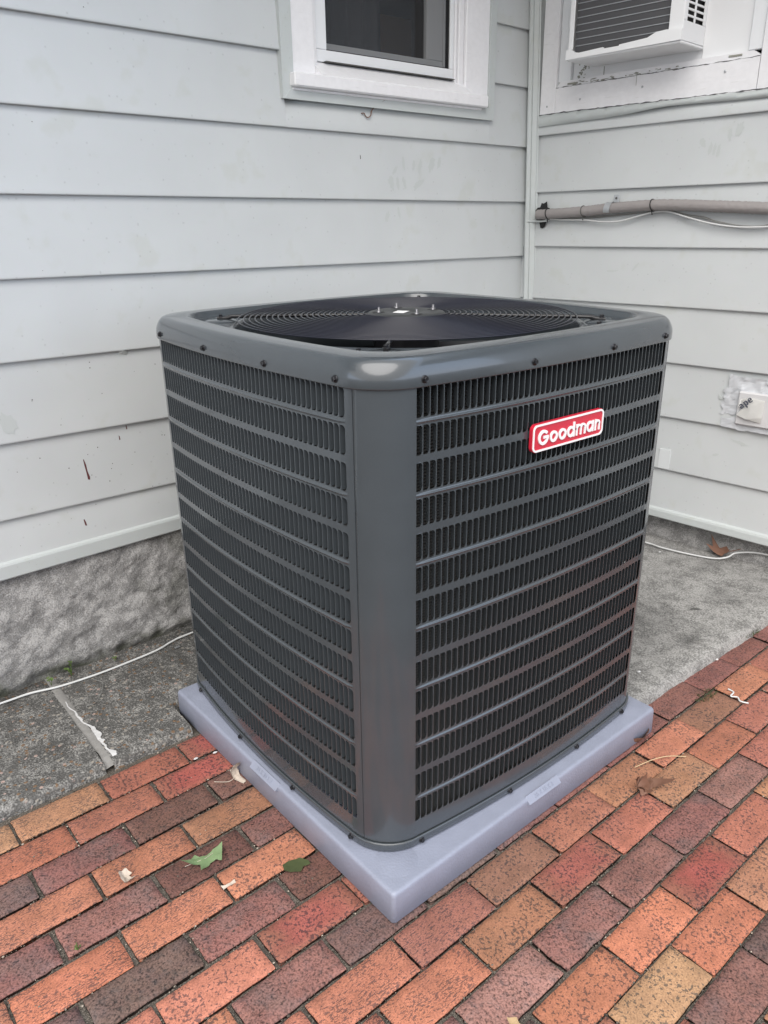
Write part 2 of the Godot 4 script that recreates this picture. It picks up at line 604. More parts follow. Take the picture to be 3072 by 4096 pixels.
func ring_shape(st: SurfaceTool, c: Vector2, r0: float, r1: float, z0: float, z1: float) -> void:
	var o := PackedVector2Array(); var i := PackedVector2Array()
	for k in 28:
		var a := TAU * k / 28
		o.append(c + Vector2(cos(a), sin(a)) * r1)
		i.append(c + Vector2(cos(a), sin(a)) * r0)
	strip_ring(st, o, i, z0, z1)

func condenser() -> void:
	var base := Vector3(.4695, .0766, -.5122)
	var o := thing("air_conditioner", "dark grey louvered outdoor air conditioner cabinet with red name badge on grey pad", "air conditioner", base)
	var T := Transform3D(Basis(), Vector3(base.x, 0, base.z))   # unit meshes use absolute heights
	var yb := .0985
	var yt := 1.037
	# base pan
	var st := ST()
	st.set_smooth_group(0)
	sweep_plan(st, [[plan(-.02, R), .0776], [plan(.001, R), .0776], [plan(.0035, R), .081], [plan(.004, R), .095], [plan(.0035, R), .0985], [plan(.002, R), .0992], [plan(-.001, R), .0975], [plan(-.02, R), .0970]])
	var pan := build("base_pan", st, M.unit_paint, o, T)
	# cabinet panels: one mesh, four faces; the rows of louvres are sub-parts
	var rows := []
	for k in 14: rows.append(louver_row_mesh(Y_TOP - k * RP))
	var pm := panel_mesh(yb + .002, yt + .004)
	for q in 4:
		var B := T * Transform3D(Basis(Vector3.UP, -PI / 2 * q), Vector3.ZERO)
		var p := put("side_panel", pm, o, B)
		for k in 14:
			put("louver_row", rows[k], p, B)
		# rounded corner to the left of this face
		st = ST()
		st.set_smooth_group(0)
		var n := 12
		for k in n:
			var c := Vector3(-H + R, 0, H - R)
			var lo := asin((R - .065) / R)
			var hi := PI / 2 - asin((R - .075) / R)
			var a0 := lerpf(lo, hi, float(k) / n)
			var a1 := lerpf(lo, hi, float(k + 1) / n)
			var e0 := c + Vector3(-cos(a0), 0, sin(a0)) * R
			var e1 := c + Vector3(-cos(a1), 0, sin(a1)) * R
			quad(st, e0 + Vector3(0, yb + .002, 0), e1 + Vector3(0, yb + .002, 0), e1 + Vector3(0, yt + .004, 0), e0 + Vector3(0, yt + .004, 0))
		var f0 := Vector3(-H + R, 0, H - R) + Vector3(-cos(asin((R - .065) / R)), 0, (R - .065) / R) * R
		quad(st, f0 + Vector3(.02, yb, 0), f0 + Vector3(0, yb, 0), f0 + Vector3(0, yt + .004, 0), f0 + Vector3(.02, yt + .004, 0))
		build("corner_panel", st, M.unit_paint, o, B)
		st = ST()   # dark seam behind the joint
		bx(st, f0 + Vector3(.004, yb, -.006), f0 + Vector3(.02, yt, .001))
		build("seam", st, M.dark, o, B)
	# coil just inside the louvres
	st = ST()
	var cr := []
	for k in 300:
		var y := .101 + k * .00311
		cr.append([plan(-.036 + (.0016 if k % 2 == 0 else -.0016), .09), y])
	sweep_plan(st, cr)
	build("coil", st, M.coil, o, T)
	# top cap
	st = ST()
	st.set_smooth_group(0)
	var cap := [[plan(.0006, R), 1.0335], [plan(.0030, R), 1.0335], [plan(.0036, R), 1.0355], [plan(.0034, R), 1.050], [plan(.0022, R), 1.058], [plan(-.0005, R), 1.0665], [plan(-.0035, R), 1.0735], [plan(-.0075, R), 1.0790], [plan(-.0115, R), 1.0815], [plan(-.016, R), 1.0825], [plan(-.052, .095), 1.0832], [plan(-.0555, .094), 1.0825], [plan(-.0585, .092), 1.0795], [plan(-.0605, .090), 1.073], [plan(-.064, .086), 1.0685], [plan(-.070, .082), 1.0670]]
	sweep_plan(st, cap)
	var ref: Array = cap[15][0]
	var nn := ref.size()
	sweep_plan(st, [cap[15], [circle(.400, nn, ref), 1.0665]])
	sweep_plan(st, [[circle(.400, nn, ref), 1.0665], [circle(.3935, nn, ref), 1.0695], [circle(.389, nn, ref), 1.0685], [circle(.3865, nn, ref), 1.062], [circle(.3855, nn, ref), 1.00], [circle(.395, nn, ref), .95]])
	var capo := build("top_cap", st, M.unit_paint, o, T)
	# round pads pressed into the corners of the deck
	for q in 4:
		var a := PI / 4 + PI / 2 * q
		st = ST()
		lathe(st, [Vector2(.0001, .0045), Vector2(.030, .0040), Vector2(.036, .0022), Vector2(.040, 0)], 20, Transform3D(Basis(), Vector3(cos(a) * .437, 1.0668, sin(a) * .437)))
		build("corner_boss", st, M.unit_paint, capo, T)
	# fan guard
	st = ST()
	var g := Transform3D(Basis(), Vector3(0, 1.0835, 0))
	lathe(st, [Vector2(.0001, .0035), Vector2(.030, .0035), Vector2(.040, .0065), Vector2(.078, .0065), Vector2(.086, .005), Vector2(.090, .001), Vector2(.090, -.004)], 40, g)
	var guard := build("fan_guard", st, M.hub_paint, o, T)
	for k in 23:
		var r := .0985 + k * .01282
		var y := 1.0875 - .0055 * pow(r / .38, 2.0)
		st = ST()
		var pts := []
		var nseg := 40 + k * 3
		for i in nseg:
			var a := TAU * i / nseg
			pts.append(Vector3(cos(a) * r, y, sin(a) * r))
		tube(st, pts, .0016, 8, true)
		build("guard_ring", st, M.ring_wire, guard, T)
	for q in 4:
		var a := PI / 4 + PI / 2 * q
		var d := Vector3(cos(a), 0, sin(a))
		st = ST()
		tube(st, [d * .07 + Vector3(0, 1.0825, 0), d * .38 + Vector3(0, 1.0780, 0), d * .418 + Vector3(0, 1.0775, 0)], .0042, 8)
		tube(st, [d * .412 + Vector3(0, 1.0770, 0), d * .425 + Vector3(0, 1.0735, 0), d * .445 + Vector3(0, 1.0728, 0)], .0050, 8)
		build("guard_rod", st, M.black_wire, guard, T)
		put("screw", screw_mesh(), guard, T * Transform3D(Basis(), d * .437 + Vector3(0, 1.0765, 0)))
		put("screw", screw_mesh(), guard, T * Transform3D(Basis(), Vector3(cos(a + .12), 0, sin(a + .12)) * .428 + Vector3(0, 1.068, 0)))
		for e in [-1, 1]:
			st = ST()
			var w: float = a + .105 * e
			lathe(st, [Vector2(.0001, .003), Vector2(.006, .0028), Vector2(.011, 0)], 12, Transform3D(Basis(), Vector3(cos(w), 0, sin(w)) * .462 + Vector3(0, 1.0668, 0)))
			build("rivet", st, M.unit_paint, capo, T)
	for k in 4:   # motor studs on the hub plate
		var a := .35 + PI / 2 * k
		st = ST()
		lathe(st, [Vector2(.0001, .0145), Vector2(.0025, .014), Vector2(.0030, .013), Vector2(.0030, .007), Vector2(.0060, .0065), Vector2(.0060, .0), Vector2(.0060, -.002)], 10, g * Transform3D(Basis(), Vector3(cos(a), 0, sin(a)) * .066 + Vector3(0, .004, 0)))
		build("motor_stud", st, M.steel_dark, guard, T)
		st = ST()
		lathe(st, [Vector2(.0001, .0069), Vector2(.014, .0069)], 14, g * Transform3D(Basis(), Vector3(cos(a), 0, sin(a)) * .066))
		build("stud_recess", st, M.dark, guard, T)
	st = ST()
	var lt := g * Transform3D(Basis(Vector3.UP, .55), Vector3(-.012, .0046, -.006))
	bx(st, Vector3(-.022, 0, -.014), Vector3(.022, .0006, .014), lt)
	build("rating_label", st, M.badge_white, guard, T)
	# fan and motor
	st = ST()
	lathe(st, [Vector2(.0001, 1.08), Vector2(.07, 1.078), Vector2(.075, 1.06), Vector2(.075, .96), Vector2(.04, .93), Vector2(.0001, .93)], 24)
	build("motor", st, M.black_wire, o, T)
	for k in 3:
		st = ST()
		st.set_smooth_group(0)
		var n := 10
		var wq := 8
		for i in n:
			for j in wq:
				var c := []
				for d in [[0, 0], [1, 0], [1, 1], [0, 1]]:
					var r := lerpf(.06, .365, float(i + d[0]) / n)
					var t := float(j + d[1]) / wq
					var a := TAU * k / 3 + .35 + t * (.85 + .35 * (r / .365))
					c.append(Vector3(cos(a) * r, .985 + .055 * (.5 - t) * (1.2 - .4 * r / .365) + .012 * sin(t * PI), sin(a) * r))
				quad(st, c[3], c[2], c[1], c[0])
		build("fan_blade", st, M.black_wire, o, T)
	st = ST()
	bx(st, Vector3(-.38, .09, -.38), Vector3(.38, .10, .38))
	build("floor_plate", st, M.dark, o, T)
	# screws
	var sm_ := screw_mesh()
	for q in 4:
		var B := T * Transform3D(Basis(Vector3.UP, -PI / 2 * q), Vector3.ZERO)
		for s in [.103, .352, .590, .792]:
			var p := face_pt(s, 1.0465)
			put("screw", sm_, capo, B * Transform3D(Basis(Vector3.RIGHT, PI / 2) * Basis(Vector3.UP, s * 37), p + Vector3(0, 0, .0036)))
			p = face_pt(s, .0880)
			put("screw", sm_, pan, B * Transform3D(Basis(Vector3.RIGHT, PI / 2) * Basis(Vector3.UP, s * 53), p + Vector3(0, 0, .004)))
	# name badge
	var bt := Transform3D(Basis(), Vector3(.4815, .9030, face_pt(.4815 - .025, .9).z + base.z + .0015))
	st = ST()
	var full := rrect(0, 0, .2135, .0545, .0115, 6)
	prism(st, full, 0, .0075)
	var badge := build("name_badge", st, M.badge_red, o, bt)
	st = ST()
	strip_ring(st, rrect(0, 0, .2115, .0525, .0105, 6), rrect(0, 0, .2045, .0455, .0078, 6), .007, .0092)
	build("border", st, M.badge_white, badge, bt)
	var z0 := .007
	var z1 := .0100
	var by := -.0146   # baseline
	var xh := .0226    # height of the small letters
	var r := xh / 2
	var cy := by + r
	st = ST()
	prism(st, arc_band(Vector2(-.0768, -.0002), .0090, .0146, .66, TAU - .02, 28), z0, z1)
	prism(st, rect_poly(-.0766, -.0028, -.0622, .0024), z0, z1 - .0002)
	build("letter", st, M.badge_white, badge, bt)
	for cx in [-.0470, -.0212]:
		st = ST()
		ring_shape(st, Vector2(cx, cy), r - .0053, r - .0002, z0, z1)
		build("letter", st, M.badge_white, badge, bt)
	st = ST()
	ring_shape(st, Vector2(.0040, cy), r - .0053, r - .0002, z0, z1)
	prism(st, rect_poly(.0106, by, .0154, .0146), z0, z1 - .0002)
	build("letter", st, M.badge_white, badge, bt)
	st = ST()
	for k in 3: prism(st, rect_poly(.0198 + k * .0128, by, .0243 + k * .0128, cy + .0045), z0, z1 - .0002)
	prism(st, rect_poly(.0198, cy, .0243, by + xh), z0, z1 - .0003)
	for k in 2: prism(st, arc_band(Vector2(.02845 + k * .0128, cy + .0024), .0042, .0086, 0, PI, 14), z0, z1 - .0001 * k)
	build("letter", st, M.badge_white, badge, bt)
	st = ST()
	ring_shape(st, Vector2(.0632, cy), r - .0053, r - .0002, z0, z1)
	prism(st, rect_poly(.0698, by, .0744, by + xh), z0, z1 - .0002)
	build("letter", st, M.badge_white, badge, bt)
	st = ST()
	prism(st, rect_poly(.0784, by, .0830, by + xh), z0, z1 - .0002)
	prism(st, rect_poly(.0906, by, .0952, cy + .0030), z0, z1 - .0003)
	prism(st, arc_band(Vector2(.0868, cy + .0018), .0040, .0084, 0, PI, 14), z0, z1)
	build("letter", st, M.badge_white, badge, bt)

func text_mesh(s: String, size: float, depth: float, m: Material, bold := true) -> TextMesh:
	var t := TextMesh.new()
	var f := SystemFont.new()
	f.font_names = PackedStringArray(["Droid Sans"])
	if bold: f.font_weight = 700
	t.font = f
	t.text = s
	t.font_size = 64
	t.pixel_size = size / 64.0
	t.depth = depth
	t.material = m
	return t

func pad() -> void:
	var B := Basis(Vector3.UP, .0278)
	var base := Vector3(.457, 0, -.457)
	base = B * base
	var o := thing("equipment_pad", "pale lavender grey plastic pad under the air conditioner", "pad", base)
	var T := Transform3D(B, base)
	var Hs := .4575
	var curve := func(i: float) -> Array:
		var out := []
		for q in 4:
			var rot := Basis(Vector3.UP, PI / 2 * q)
			var r := .009
			var h := Hs - i
			for k in 10: out.append(rot * Vector3((h - r) * (-1.0 + .2 * k), 0, h))
			for k in 6:
				var a := PI / 2 * k / 6
				out.append(rot * (Vector3(h - r, 0, h - r) + Vector3(sin(a), 0, cos(a)) * r))
		return out
	var st := ST()
	st.set_smooth_group(0)
	sweep_plan(st, [[curve.call(.002), .001], [curve.call(-.001), .004], [curve.call(0.0), .066], [curve.call(.0006), .0705], [curve.call(.0022), .0740], [curve.call(.005), .0758], [curve.call(.009), .0764], [curve.call(.20), .0765], [curve.call(.44), .0765]])
	build("slab", st, M.pad_plastic, o, T)
	# raised size tabs in the middle of the two front edges, on the edge's slope
	for k in 2:
		var c := Vector3(-Hs, .0715, -.005) if k == 0 else Vector3(-.004, .0715, Hs)
		var yaw := -PI / 2 if k == 0 else 0.0
		var t := T * Transform3D(Basis(Vector3.UP, yaw) * Basis(Vector3.RIGHT, -.80), c)
		st = ST()
		bbx(st, Vector3(-.056, -.0105, -.008), Vector3(.056, .0105, .0002), .0008)
		var tab := build("size_tab", st, M.pad_plastic, o, t)
		put("embossed_size", text_mesh("36 X 36 X 3", .0135, .0016, M.pad_plastic, false), tab, t * Transform3D(Basis(), Vector3(0, 0, .0004)))
	for q in 4:  # shallow round corner marks
		st = ST()
		lathe(st, [Vector2(.0001, .0010), Vector2(.040, .0008), Vector2(.044, 0)], 28, Transform3D(Basis(), Vector3((Hs - .062) * [1, 1, -1, -1][q], .0766, (Hs - .062) * [1, -1, 1, -1][q])))
		build("corner_mark", st, M.pad_plastic, o, T)

# ------------------------------------------------------------------ house
# a board in wall coordinates: bottom edge from v0a to v0b, top edge v1a to v1b, between u0 and u1
func board(st: SurfaceTool, u0: float, u1: float, v0a: float, v0b: float, v1a: float, v1b: float, seg := 10, amp := .0006, sd := 0.0) -> void:
	var prof := [[1.0, .010, .0025], [1.0, -.004, .0028], [0.0, .100, .0096], [0.0, .006, .0146], [0.0, .0022, .0150], [0.0, .0, .0136], [0.0, .0006, .0050]]
	st.set_smooth_group(0)
	for i in seg:
		for k in prof.size() - 1:
			var c := []
			for d in [[0, 0], [1, 0], [1, 1], [0, 1]]:
				var t := float(i + d[0]) / seg
				var pr: Array = prof[k + d[1]]
				var u := lerpf(u0, u1, t)
				var w: float = lerpf(lerpf(v0a, v0b, t), lerpf(v1a, v1b, t), pr[0]) + pr[1]
				var wob := amp * sin(u * 7.0 + sd * 3.1) * (1.0 if pr[0] == 0.0 else .3)
				c.append(Vector3(u, w, pr[2] + wob))
			quad(st, c[3], c[2], c[1], c[0])
	st.set_smooth_group(-1)

func sloped(c: Array, u: float) -> float:
	return c[0] + c[1] * u

func ubox(st: SurfaceTool, u0: float, u1: float, v0: float, v1: float, n0: float, n1: float, b := .002) -> void:
	bbx(st, Vector3(u0, v0, n0), Vector3(u1, v1, n1), b)

func house() -> void:
	var corner := Vector3(1.9055, 0, -1.4433)
	var o := thing("house", "pale grey sided house corner with white windows above a rough foundation", "house", corner)
	var st := ST()
	# ---- left wall
	ubox(st, -3.0, 1.97, .36, 1.66, -.10, 0, .001)
	ubox(st, -3.0, .80, 1.66, 2.70, -.10, 0, .001)
	ubox(st, 1.60, 1.97, 1.66, 2.70, -.10, 0, .001)
	ubox(st, .80, 1.60, 2.55, 2.70, -.10, 0, .001)
	var wl := build("left_wall", st, M.siding_paint, o, TL)
	wl.name = "wall"
	var L := LROWS
	for k in L.size() - 1:
		var segs := [[-3.0, 1.972]]
		if k >= 6: segs = [[-3.0, .785], [1.722, 1.972]]
		for s in segs:
			var b := ST()
			board(b, s[0], s[1], sloped(L[k], s[0]), sloped(L[k], s[1]), sloped(L[k + 1], s[0]), sloped(L[k + 1], s[1]), 24, .0007, k)
			if k == 6 and s[0] < 0:   # piece under the window closes the course
				board(b, .785, 1.722, sloped(L[6], .785), sloped(L[6], 1.722), 1.645, 1.645, 8, .0005, 2)
			build("siding_board", b, M.siding_paint, wl, TL)
	st = ST()   # starter trim
	prism(st, PackedVector2Array([Vector2(.0, .359), Vector2(.020, .358), Vector2(.0235, .362), Vector2(.0235, .398), Vector2(.021, .404), Vector2(.008, .411), Vector2(0, .411)]), -1.97, 3.0, Transform3D(Basis(Vector3(0, 0, 1), Vector3.UP, Vector3(-1, 0, 0)), Vector3.ZERO))
	build("bottom_trim", st, M.siding_trim, wl, TL)
	# ---- right wall
	st = ST()
	ubox(st, -1.22, 2.5, .15, 1.62, -.10, 0, .001)
	ubox(st, -.10, 2.5, 1.62, 2.70, -.10, 0, .001)
	ubox(st, -1.22, -1.08, 1.62, 2.70, -.10, 0, .001)
	ubox(st, -1.08, -.10, 2.5, 2.70, -.10, 0, .001)
	var wr := build("wall_b", st, M.siding_paint, o, TR)
	wr.name = "wall_001"
	var Q := RROWS
	for k in Q.size() - 1:
		var b := ST()
		if k == 7:
			board(b, -1.222, -.16, sloped(Q[7], -1.222), sloped(Q[7], -.16), 1.64, 1.645, 24, .0016, 1)
			board(b, -.16, 2.5, sloped(Q[7], -.16), sloped(Q[7], 2.5), sloped(Q[8], -.16), sloped(Q[8], 2.5), 12)
		elif k > 7:
			board(b, -.16, 2.5, sloped(Q[k], -.16), sloped(Q[k], 2.5), sloped(Q[k + 1], -.16), sloped(Q[k + 1], 2.5), 12)
		else:
			board(b, -1.222, 2.5, sloped(Q[k], -1.222), sloped(Q[k], 2.5), sloped(Q[k + 1], -1.222), sloped(Q[k + 1], 2.5), 40, .0013 if k > 3 else .0008, k * 1.7)
		build("siding_board", b, M.siding_paint, wr, TR)
	st = ST()
	prism(st, PackedVector2Array([Vector2(.0, .141), Vector2(.022, .141), Vector2(.026, .145), Vector2(.026, .170), Vector2(.023, .178), Vector2(.008, .184), Vector2(0, .184)]), -2.5, 1.22, Transform3D(Basis(Vector3(0, 0, 1), Vector3.UP, Vector3(-1, 0, 0)), Vector3.ZERO))
	build("bottom_trim", st, M.siding_trim, wr, TR)
	# ---- corner post: shallow folded metal with a raised middle, as out of plumb as the real one
	st = ST()
	var la := Vector3(1.8544, 2.0387, -1.4234); var lb := Vector3(1.8777, .9642, -1.4005)
	var ra := Vector3(1.885, 2.0373, -1.3934); var rb := Vector3(1.9137, .9641, -1.3652)
	var inw := Vector3(.7, 0, -.714)
	var prof := [[0.0, .05], [0.0, 0.0], [.07, -.002], [.34, 0.0], [.42, -.006], [.80, -.006], [.88, 0.0], [1.0, 0.0], [1.0, .05]]
	for k in 8:
		var c := []
		for d in [[k, .14], [k + 1, .14], [k + 1, 2.7], [k, 2.7]]:
			var pr: Array = prof[d[0]]
			var t := (float(d[1]) - lb.y) / (la.y - lb.y)
			var l := lb + (la - lb) * t
			var r := rb + (ra - rb) * t
			c.append(l.lerp(r, pr[0]) + inw * float(pr[1]))
		quad(st, c[0], c[1], c[2], c[3])
	build("corner_post", st, M.siding_trim, o)
	# ---- foundations
	var nz := noise(51, 3.2, 4)
	var nf := noise(52, 16.0, 4)
	for w in 2:
		st = ST()
		st.set_smooth_group(0)
		var us := []
		var u := -3.0 if w == 0 else -1.3
		while u < (1.98 if w == 0 else 2.5):
			us.append(u)
			u += .0065 if (w == 0 and u > -.5 and u < .42) else (.02 if (w == 1 and u < .3) else .06)
		var nv := 70 if w == 0 else 18
		var vt := .425 if w == 0 else .20
		var pt := func(uu: float, j: int) -> Vector3:
			var v := -.05 + (vt + .05) * j / nv
			var n := 0.0
			if w == 0:
				n = lerpf(.058, -.012, pow(clampf(v / .40, 0, 1), 1.3))
				n += .014 * nz.get_noise_2d(uu, v * 1.6) + .0035 * nf.get_noise_2d(uu, v) - .012 * absf(nz.get_noise_2d(uu * 1.6 + 7, v * 2.6)) + .004 * sm(.0, .2, nz.get_noise_2d(uu * 2.0 + 3, v * 2.0)) * absf(nf.get_noise_2d(uu * 2.4 + 7, v * 2.4))
				n -= .02 * sm(.06, .02, v + .02 * nz.get_noise_2d(uu * 2, 4))   # undercut at the foot
			else:
				n = -.036 if v < .062 + .006 * nz.get_noise_2d(uu * 2, 1) else -.044 - (v - .06) * .25
				n += .003 * nf.get_noise_2d(uu, v)
			return Vector3(uu, v, n)
		var col := func(uu: float, v: float) -> Color:
			if w == 1: return Color(1.5, 1.5, 1.5)
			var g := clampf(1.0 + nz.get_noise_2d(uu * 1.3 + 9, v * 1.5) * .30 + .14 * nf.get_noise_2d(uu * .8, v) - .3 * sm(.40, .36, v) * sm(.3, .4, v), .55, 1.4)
			var green := sm(.07, .01, v + .05 * nf.get_noise_2d(uu * .7, v)) + .35 * sm(.1, .4, nz.get_noise_2d(uu * 2 + 3, v * 2 + 8)) * sm(.05, .2, uu)
			green = clampf(green, 0, 1)
			return Color(lerpf(g, .30, green), lerpf(g, .32, green), lerpf(g, .25, green))
		for i in us.size() - 1:
			for j in nv:
				for d in [[0, 0], [1, 1], [1, 0], [0, 0], [0, 1], [1, 1]]:
					var p: Vector3 = pt.call(us[i + d[0]], j + d[1])
					st.set_color(col.call(p.x, p.y))
					st.add_vertex(p)
		build("foundation", st, M.parging, o, TL if w == 0 else TR)
	for w in 2:
		st = ST()
		var T: Transform3D = TL if w == 0 else TR
		ubox(st, -3.2 if w == 0 else -1.4, 2.2 if w == 0 else 2.7, 2.72, 2.74, -.1, .68, .002)
		ubox(st, -3.2 if w == 0 else -1.4, 2.2 if w == 0 else 2.7, 2.7405, 2.92, -.1, .70, .002)
		build("eave", st, M.siding_trim, o, T.translated_local(Vector3(0, .02 * w, 0)))
	left_window(o)
	right_window(o)
	stains(wl, wr)

func left_window(o: Node) -> void:
	var st := ST()
	# bent sheet trim in the colour of the siding
	prism(st, PackedVector2Array([Vector2(.772, 1.627), Vector2(1.734, 1.622), Vector2(1.734, 2.7), Vector2(1.702, 2.7), Vector2(1.702, 1.662), Vector2(.814, 1.666), Vector2(.814, 2.7), Vector2(.772, 2.7)]), 0, .024)
	var win := build("window", st, M.siding_trim, o, TL)
	st = ST()
	prism(st, PackedVector2Array([Vector2(.7735, 1.6265), Vector2(1.7325, 1.6215), Vector2(1.7015, 1.663), Vector2(.8145, 1.667)]), 0, .026)
	build("bottom_trim", st, M.siding_trim, win, TL)
	st = ST()
	ubox(st, .812, .903, 1.690, 2.7, -.02, .018, .003)
	build("casing", st, M.white_paint, win, TL)
	st = ST()
	ubox(st, 1.580, 1.703, 1.690, 2.7, -.02, .018, .003)
	build("casing", st, M.white_paint, win, TL)
	for s in [[1.553, 1.5785, .008], [1.541, 1.5515, .000], [.9045, .922, .004]]:
		st = ST()
		ubox(st, s[0], s[1], 1.70, 2.7, -.05, s[2], .003)
		build("stop", st, M.white_paint, win, TL)
	st = ST()
	ubox(st, .800, 1.674, 1.659, 1.698, 0, .050, .004)
	ubox(st, .806, 1.66, 1.651, 1.6595, 0, .030, .002)
	build("sill", st, M.white_paint, win, TL)
	st = ST()
	prism(st, PackedVector2Array([Vector2(.047, 1.696), Vector2(.047, 1.699), Vector2(-.01, 1.741), Vector2(-.06, 1.742), Vector2(-.06, 1.69)]), -1.58, -.903, Transform3D(Basis(Vector3(0, 0, 1), Vector3.UP, Vector3(-1, 0, 0)), Vector3.ZERO))
	build("sloping_sill", st, M.white_paint, win, TL)
	st = ST()   # metal frame of the storm sash
	ubox(st, .923, 1.540, 1.7435, 1.777, -.045, -.006, .002)
	ubox(st, .923, .968, 1.7775, 2.6, -.045, -.006, .002)
	ubox(st, 1.5225, 1.540, 1.7775, 2.6, -.045, -.006, .002)
	build("frame", st, M.white_vinyl, win, TL)
	st = ST()
	ubox(st, .955, 1.537, 1.7425, 1.7455, -.02, .006, .001)
	build("drip_edge", st, M.stain_dark, win, TL)
	st = ST()   # dark gasket line round the screen
	ubox(st, .9685, 1.522, 1.7775, 1.7805, -.028, -.012, .0005)
	ubox(st, .9685, .9715, 1.781, 2.6, -.028, -.012, .0005)
	ubox(st, 1.519, 1.522, 1.781, 2.6, -.028, -.012, .0005)
	build("gasket", st, M.black_rubber, win, TL)
	st = ST()
	quad(st, Vector3(.9715, 1.7805, -.020), Vector3(1.519, 1.7805, -.020), Vector3(1.519, 2.6, -.020), Vector3(.9715, 2.6, -.020))
	build("insect_screen", st, M.insect_screen, win, TL)
	st = ST()   # white sash seen through the screen
	ubox(st, .96, 1.53, 1.76, 1.805, -.075, -.046, .002)
	ubox(st, 1.445, 1.53, 1.8055, 2.6, -.075, -.046, .002)
	ubox(st, .94, .966, 1.8055, 2.6, -.075, -.046, .002)
	build("sash", st, M.white_vinyl, win, TL)
	st = ST()
	ubox(st, 1.405, 1.4445, 1.8055, 2.6, -.085, -.06, .002)
	build("inner_sash", st, M.wood_dark, win, TL)
	st = ST()
	quad(st, Vector3(.966, 1.805, -.066), Vector3(1.445, 1.805, -.066), Vector3(1.445, 2.6, -.066), Vector3(.966, 2.6, -.066))
	build("pane", st, M.glass, win, TL)
	# the dark room behind: walls with thickness, drawn curtain, a piece of brown furniture
	st = ST()
	bx(st, Vector3(.3, 1.2, -1.70), Vector3(2.0, 2.9, -1.65))
	bx(st, Vector3(.25, 1.2, -1.65), Vector3(.3, 2.9, -.10))
	bx(st, Vector3(2.0, 1.2, -1.65), Vector3(2.05, 2.9, -.10))
	bx(st, Vector3(.25, 1.15, -1.70), Vector3(2.05, 1.2, -.10))
	bx(st, Vector3(.25, 2.9, -1.70), Vector3(2.05, 2.95, -.10))
	build("room", st, M.curtain, o, TL)
	st = ST()
	bbx(st, Vector3(1.56, 1.2, -.62), Vector3(1.76, 2.02, -.42), .004)
	build("cabinet", st, M.furniture, o, TL)
	st = ST()
	st.set_smooth_group(0)
	for i in 40:
		var a := Vector3(.92 + i * .0105, 0, -.16 + .012 * sin(i * .9))
		var b := Vector3(.92 + (i + 1) * .0105, 0, -.16 + .012 * sin((i + 1) * .9))
		quad(st, a + Vector3(0, 1.76, 0), b + Vector3(0, 1.76, 0), b + Vector3(0, 2.6, 0), a + Vector3(0, 2.6, 0))
	build("drape", st, M.curtain, o, TL)

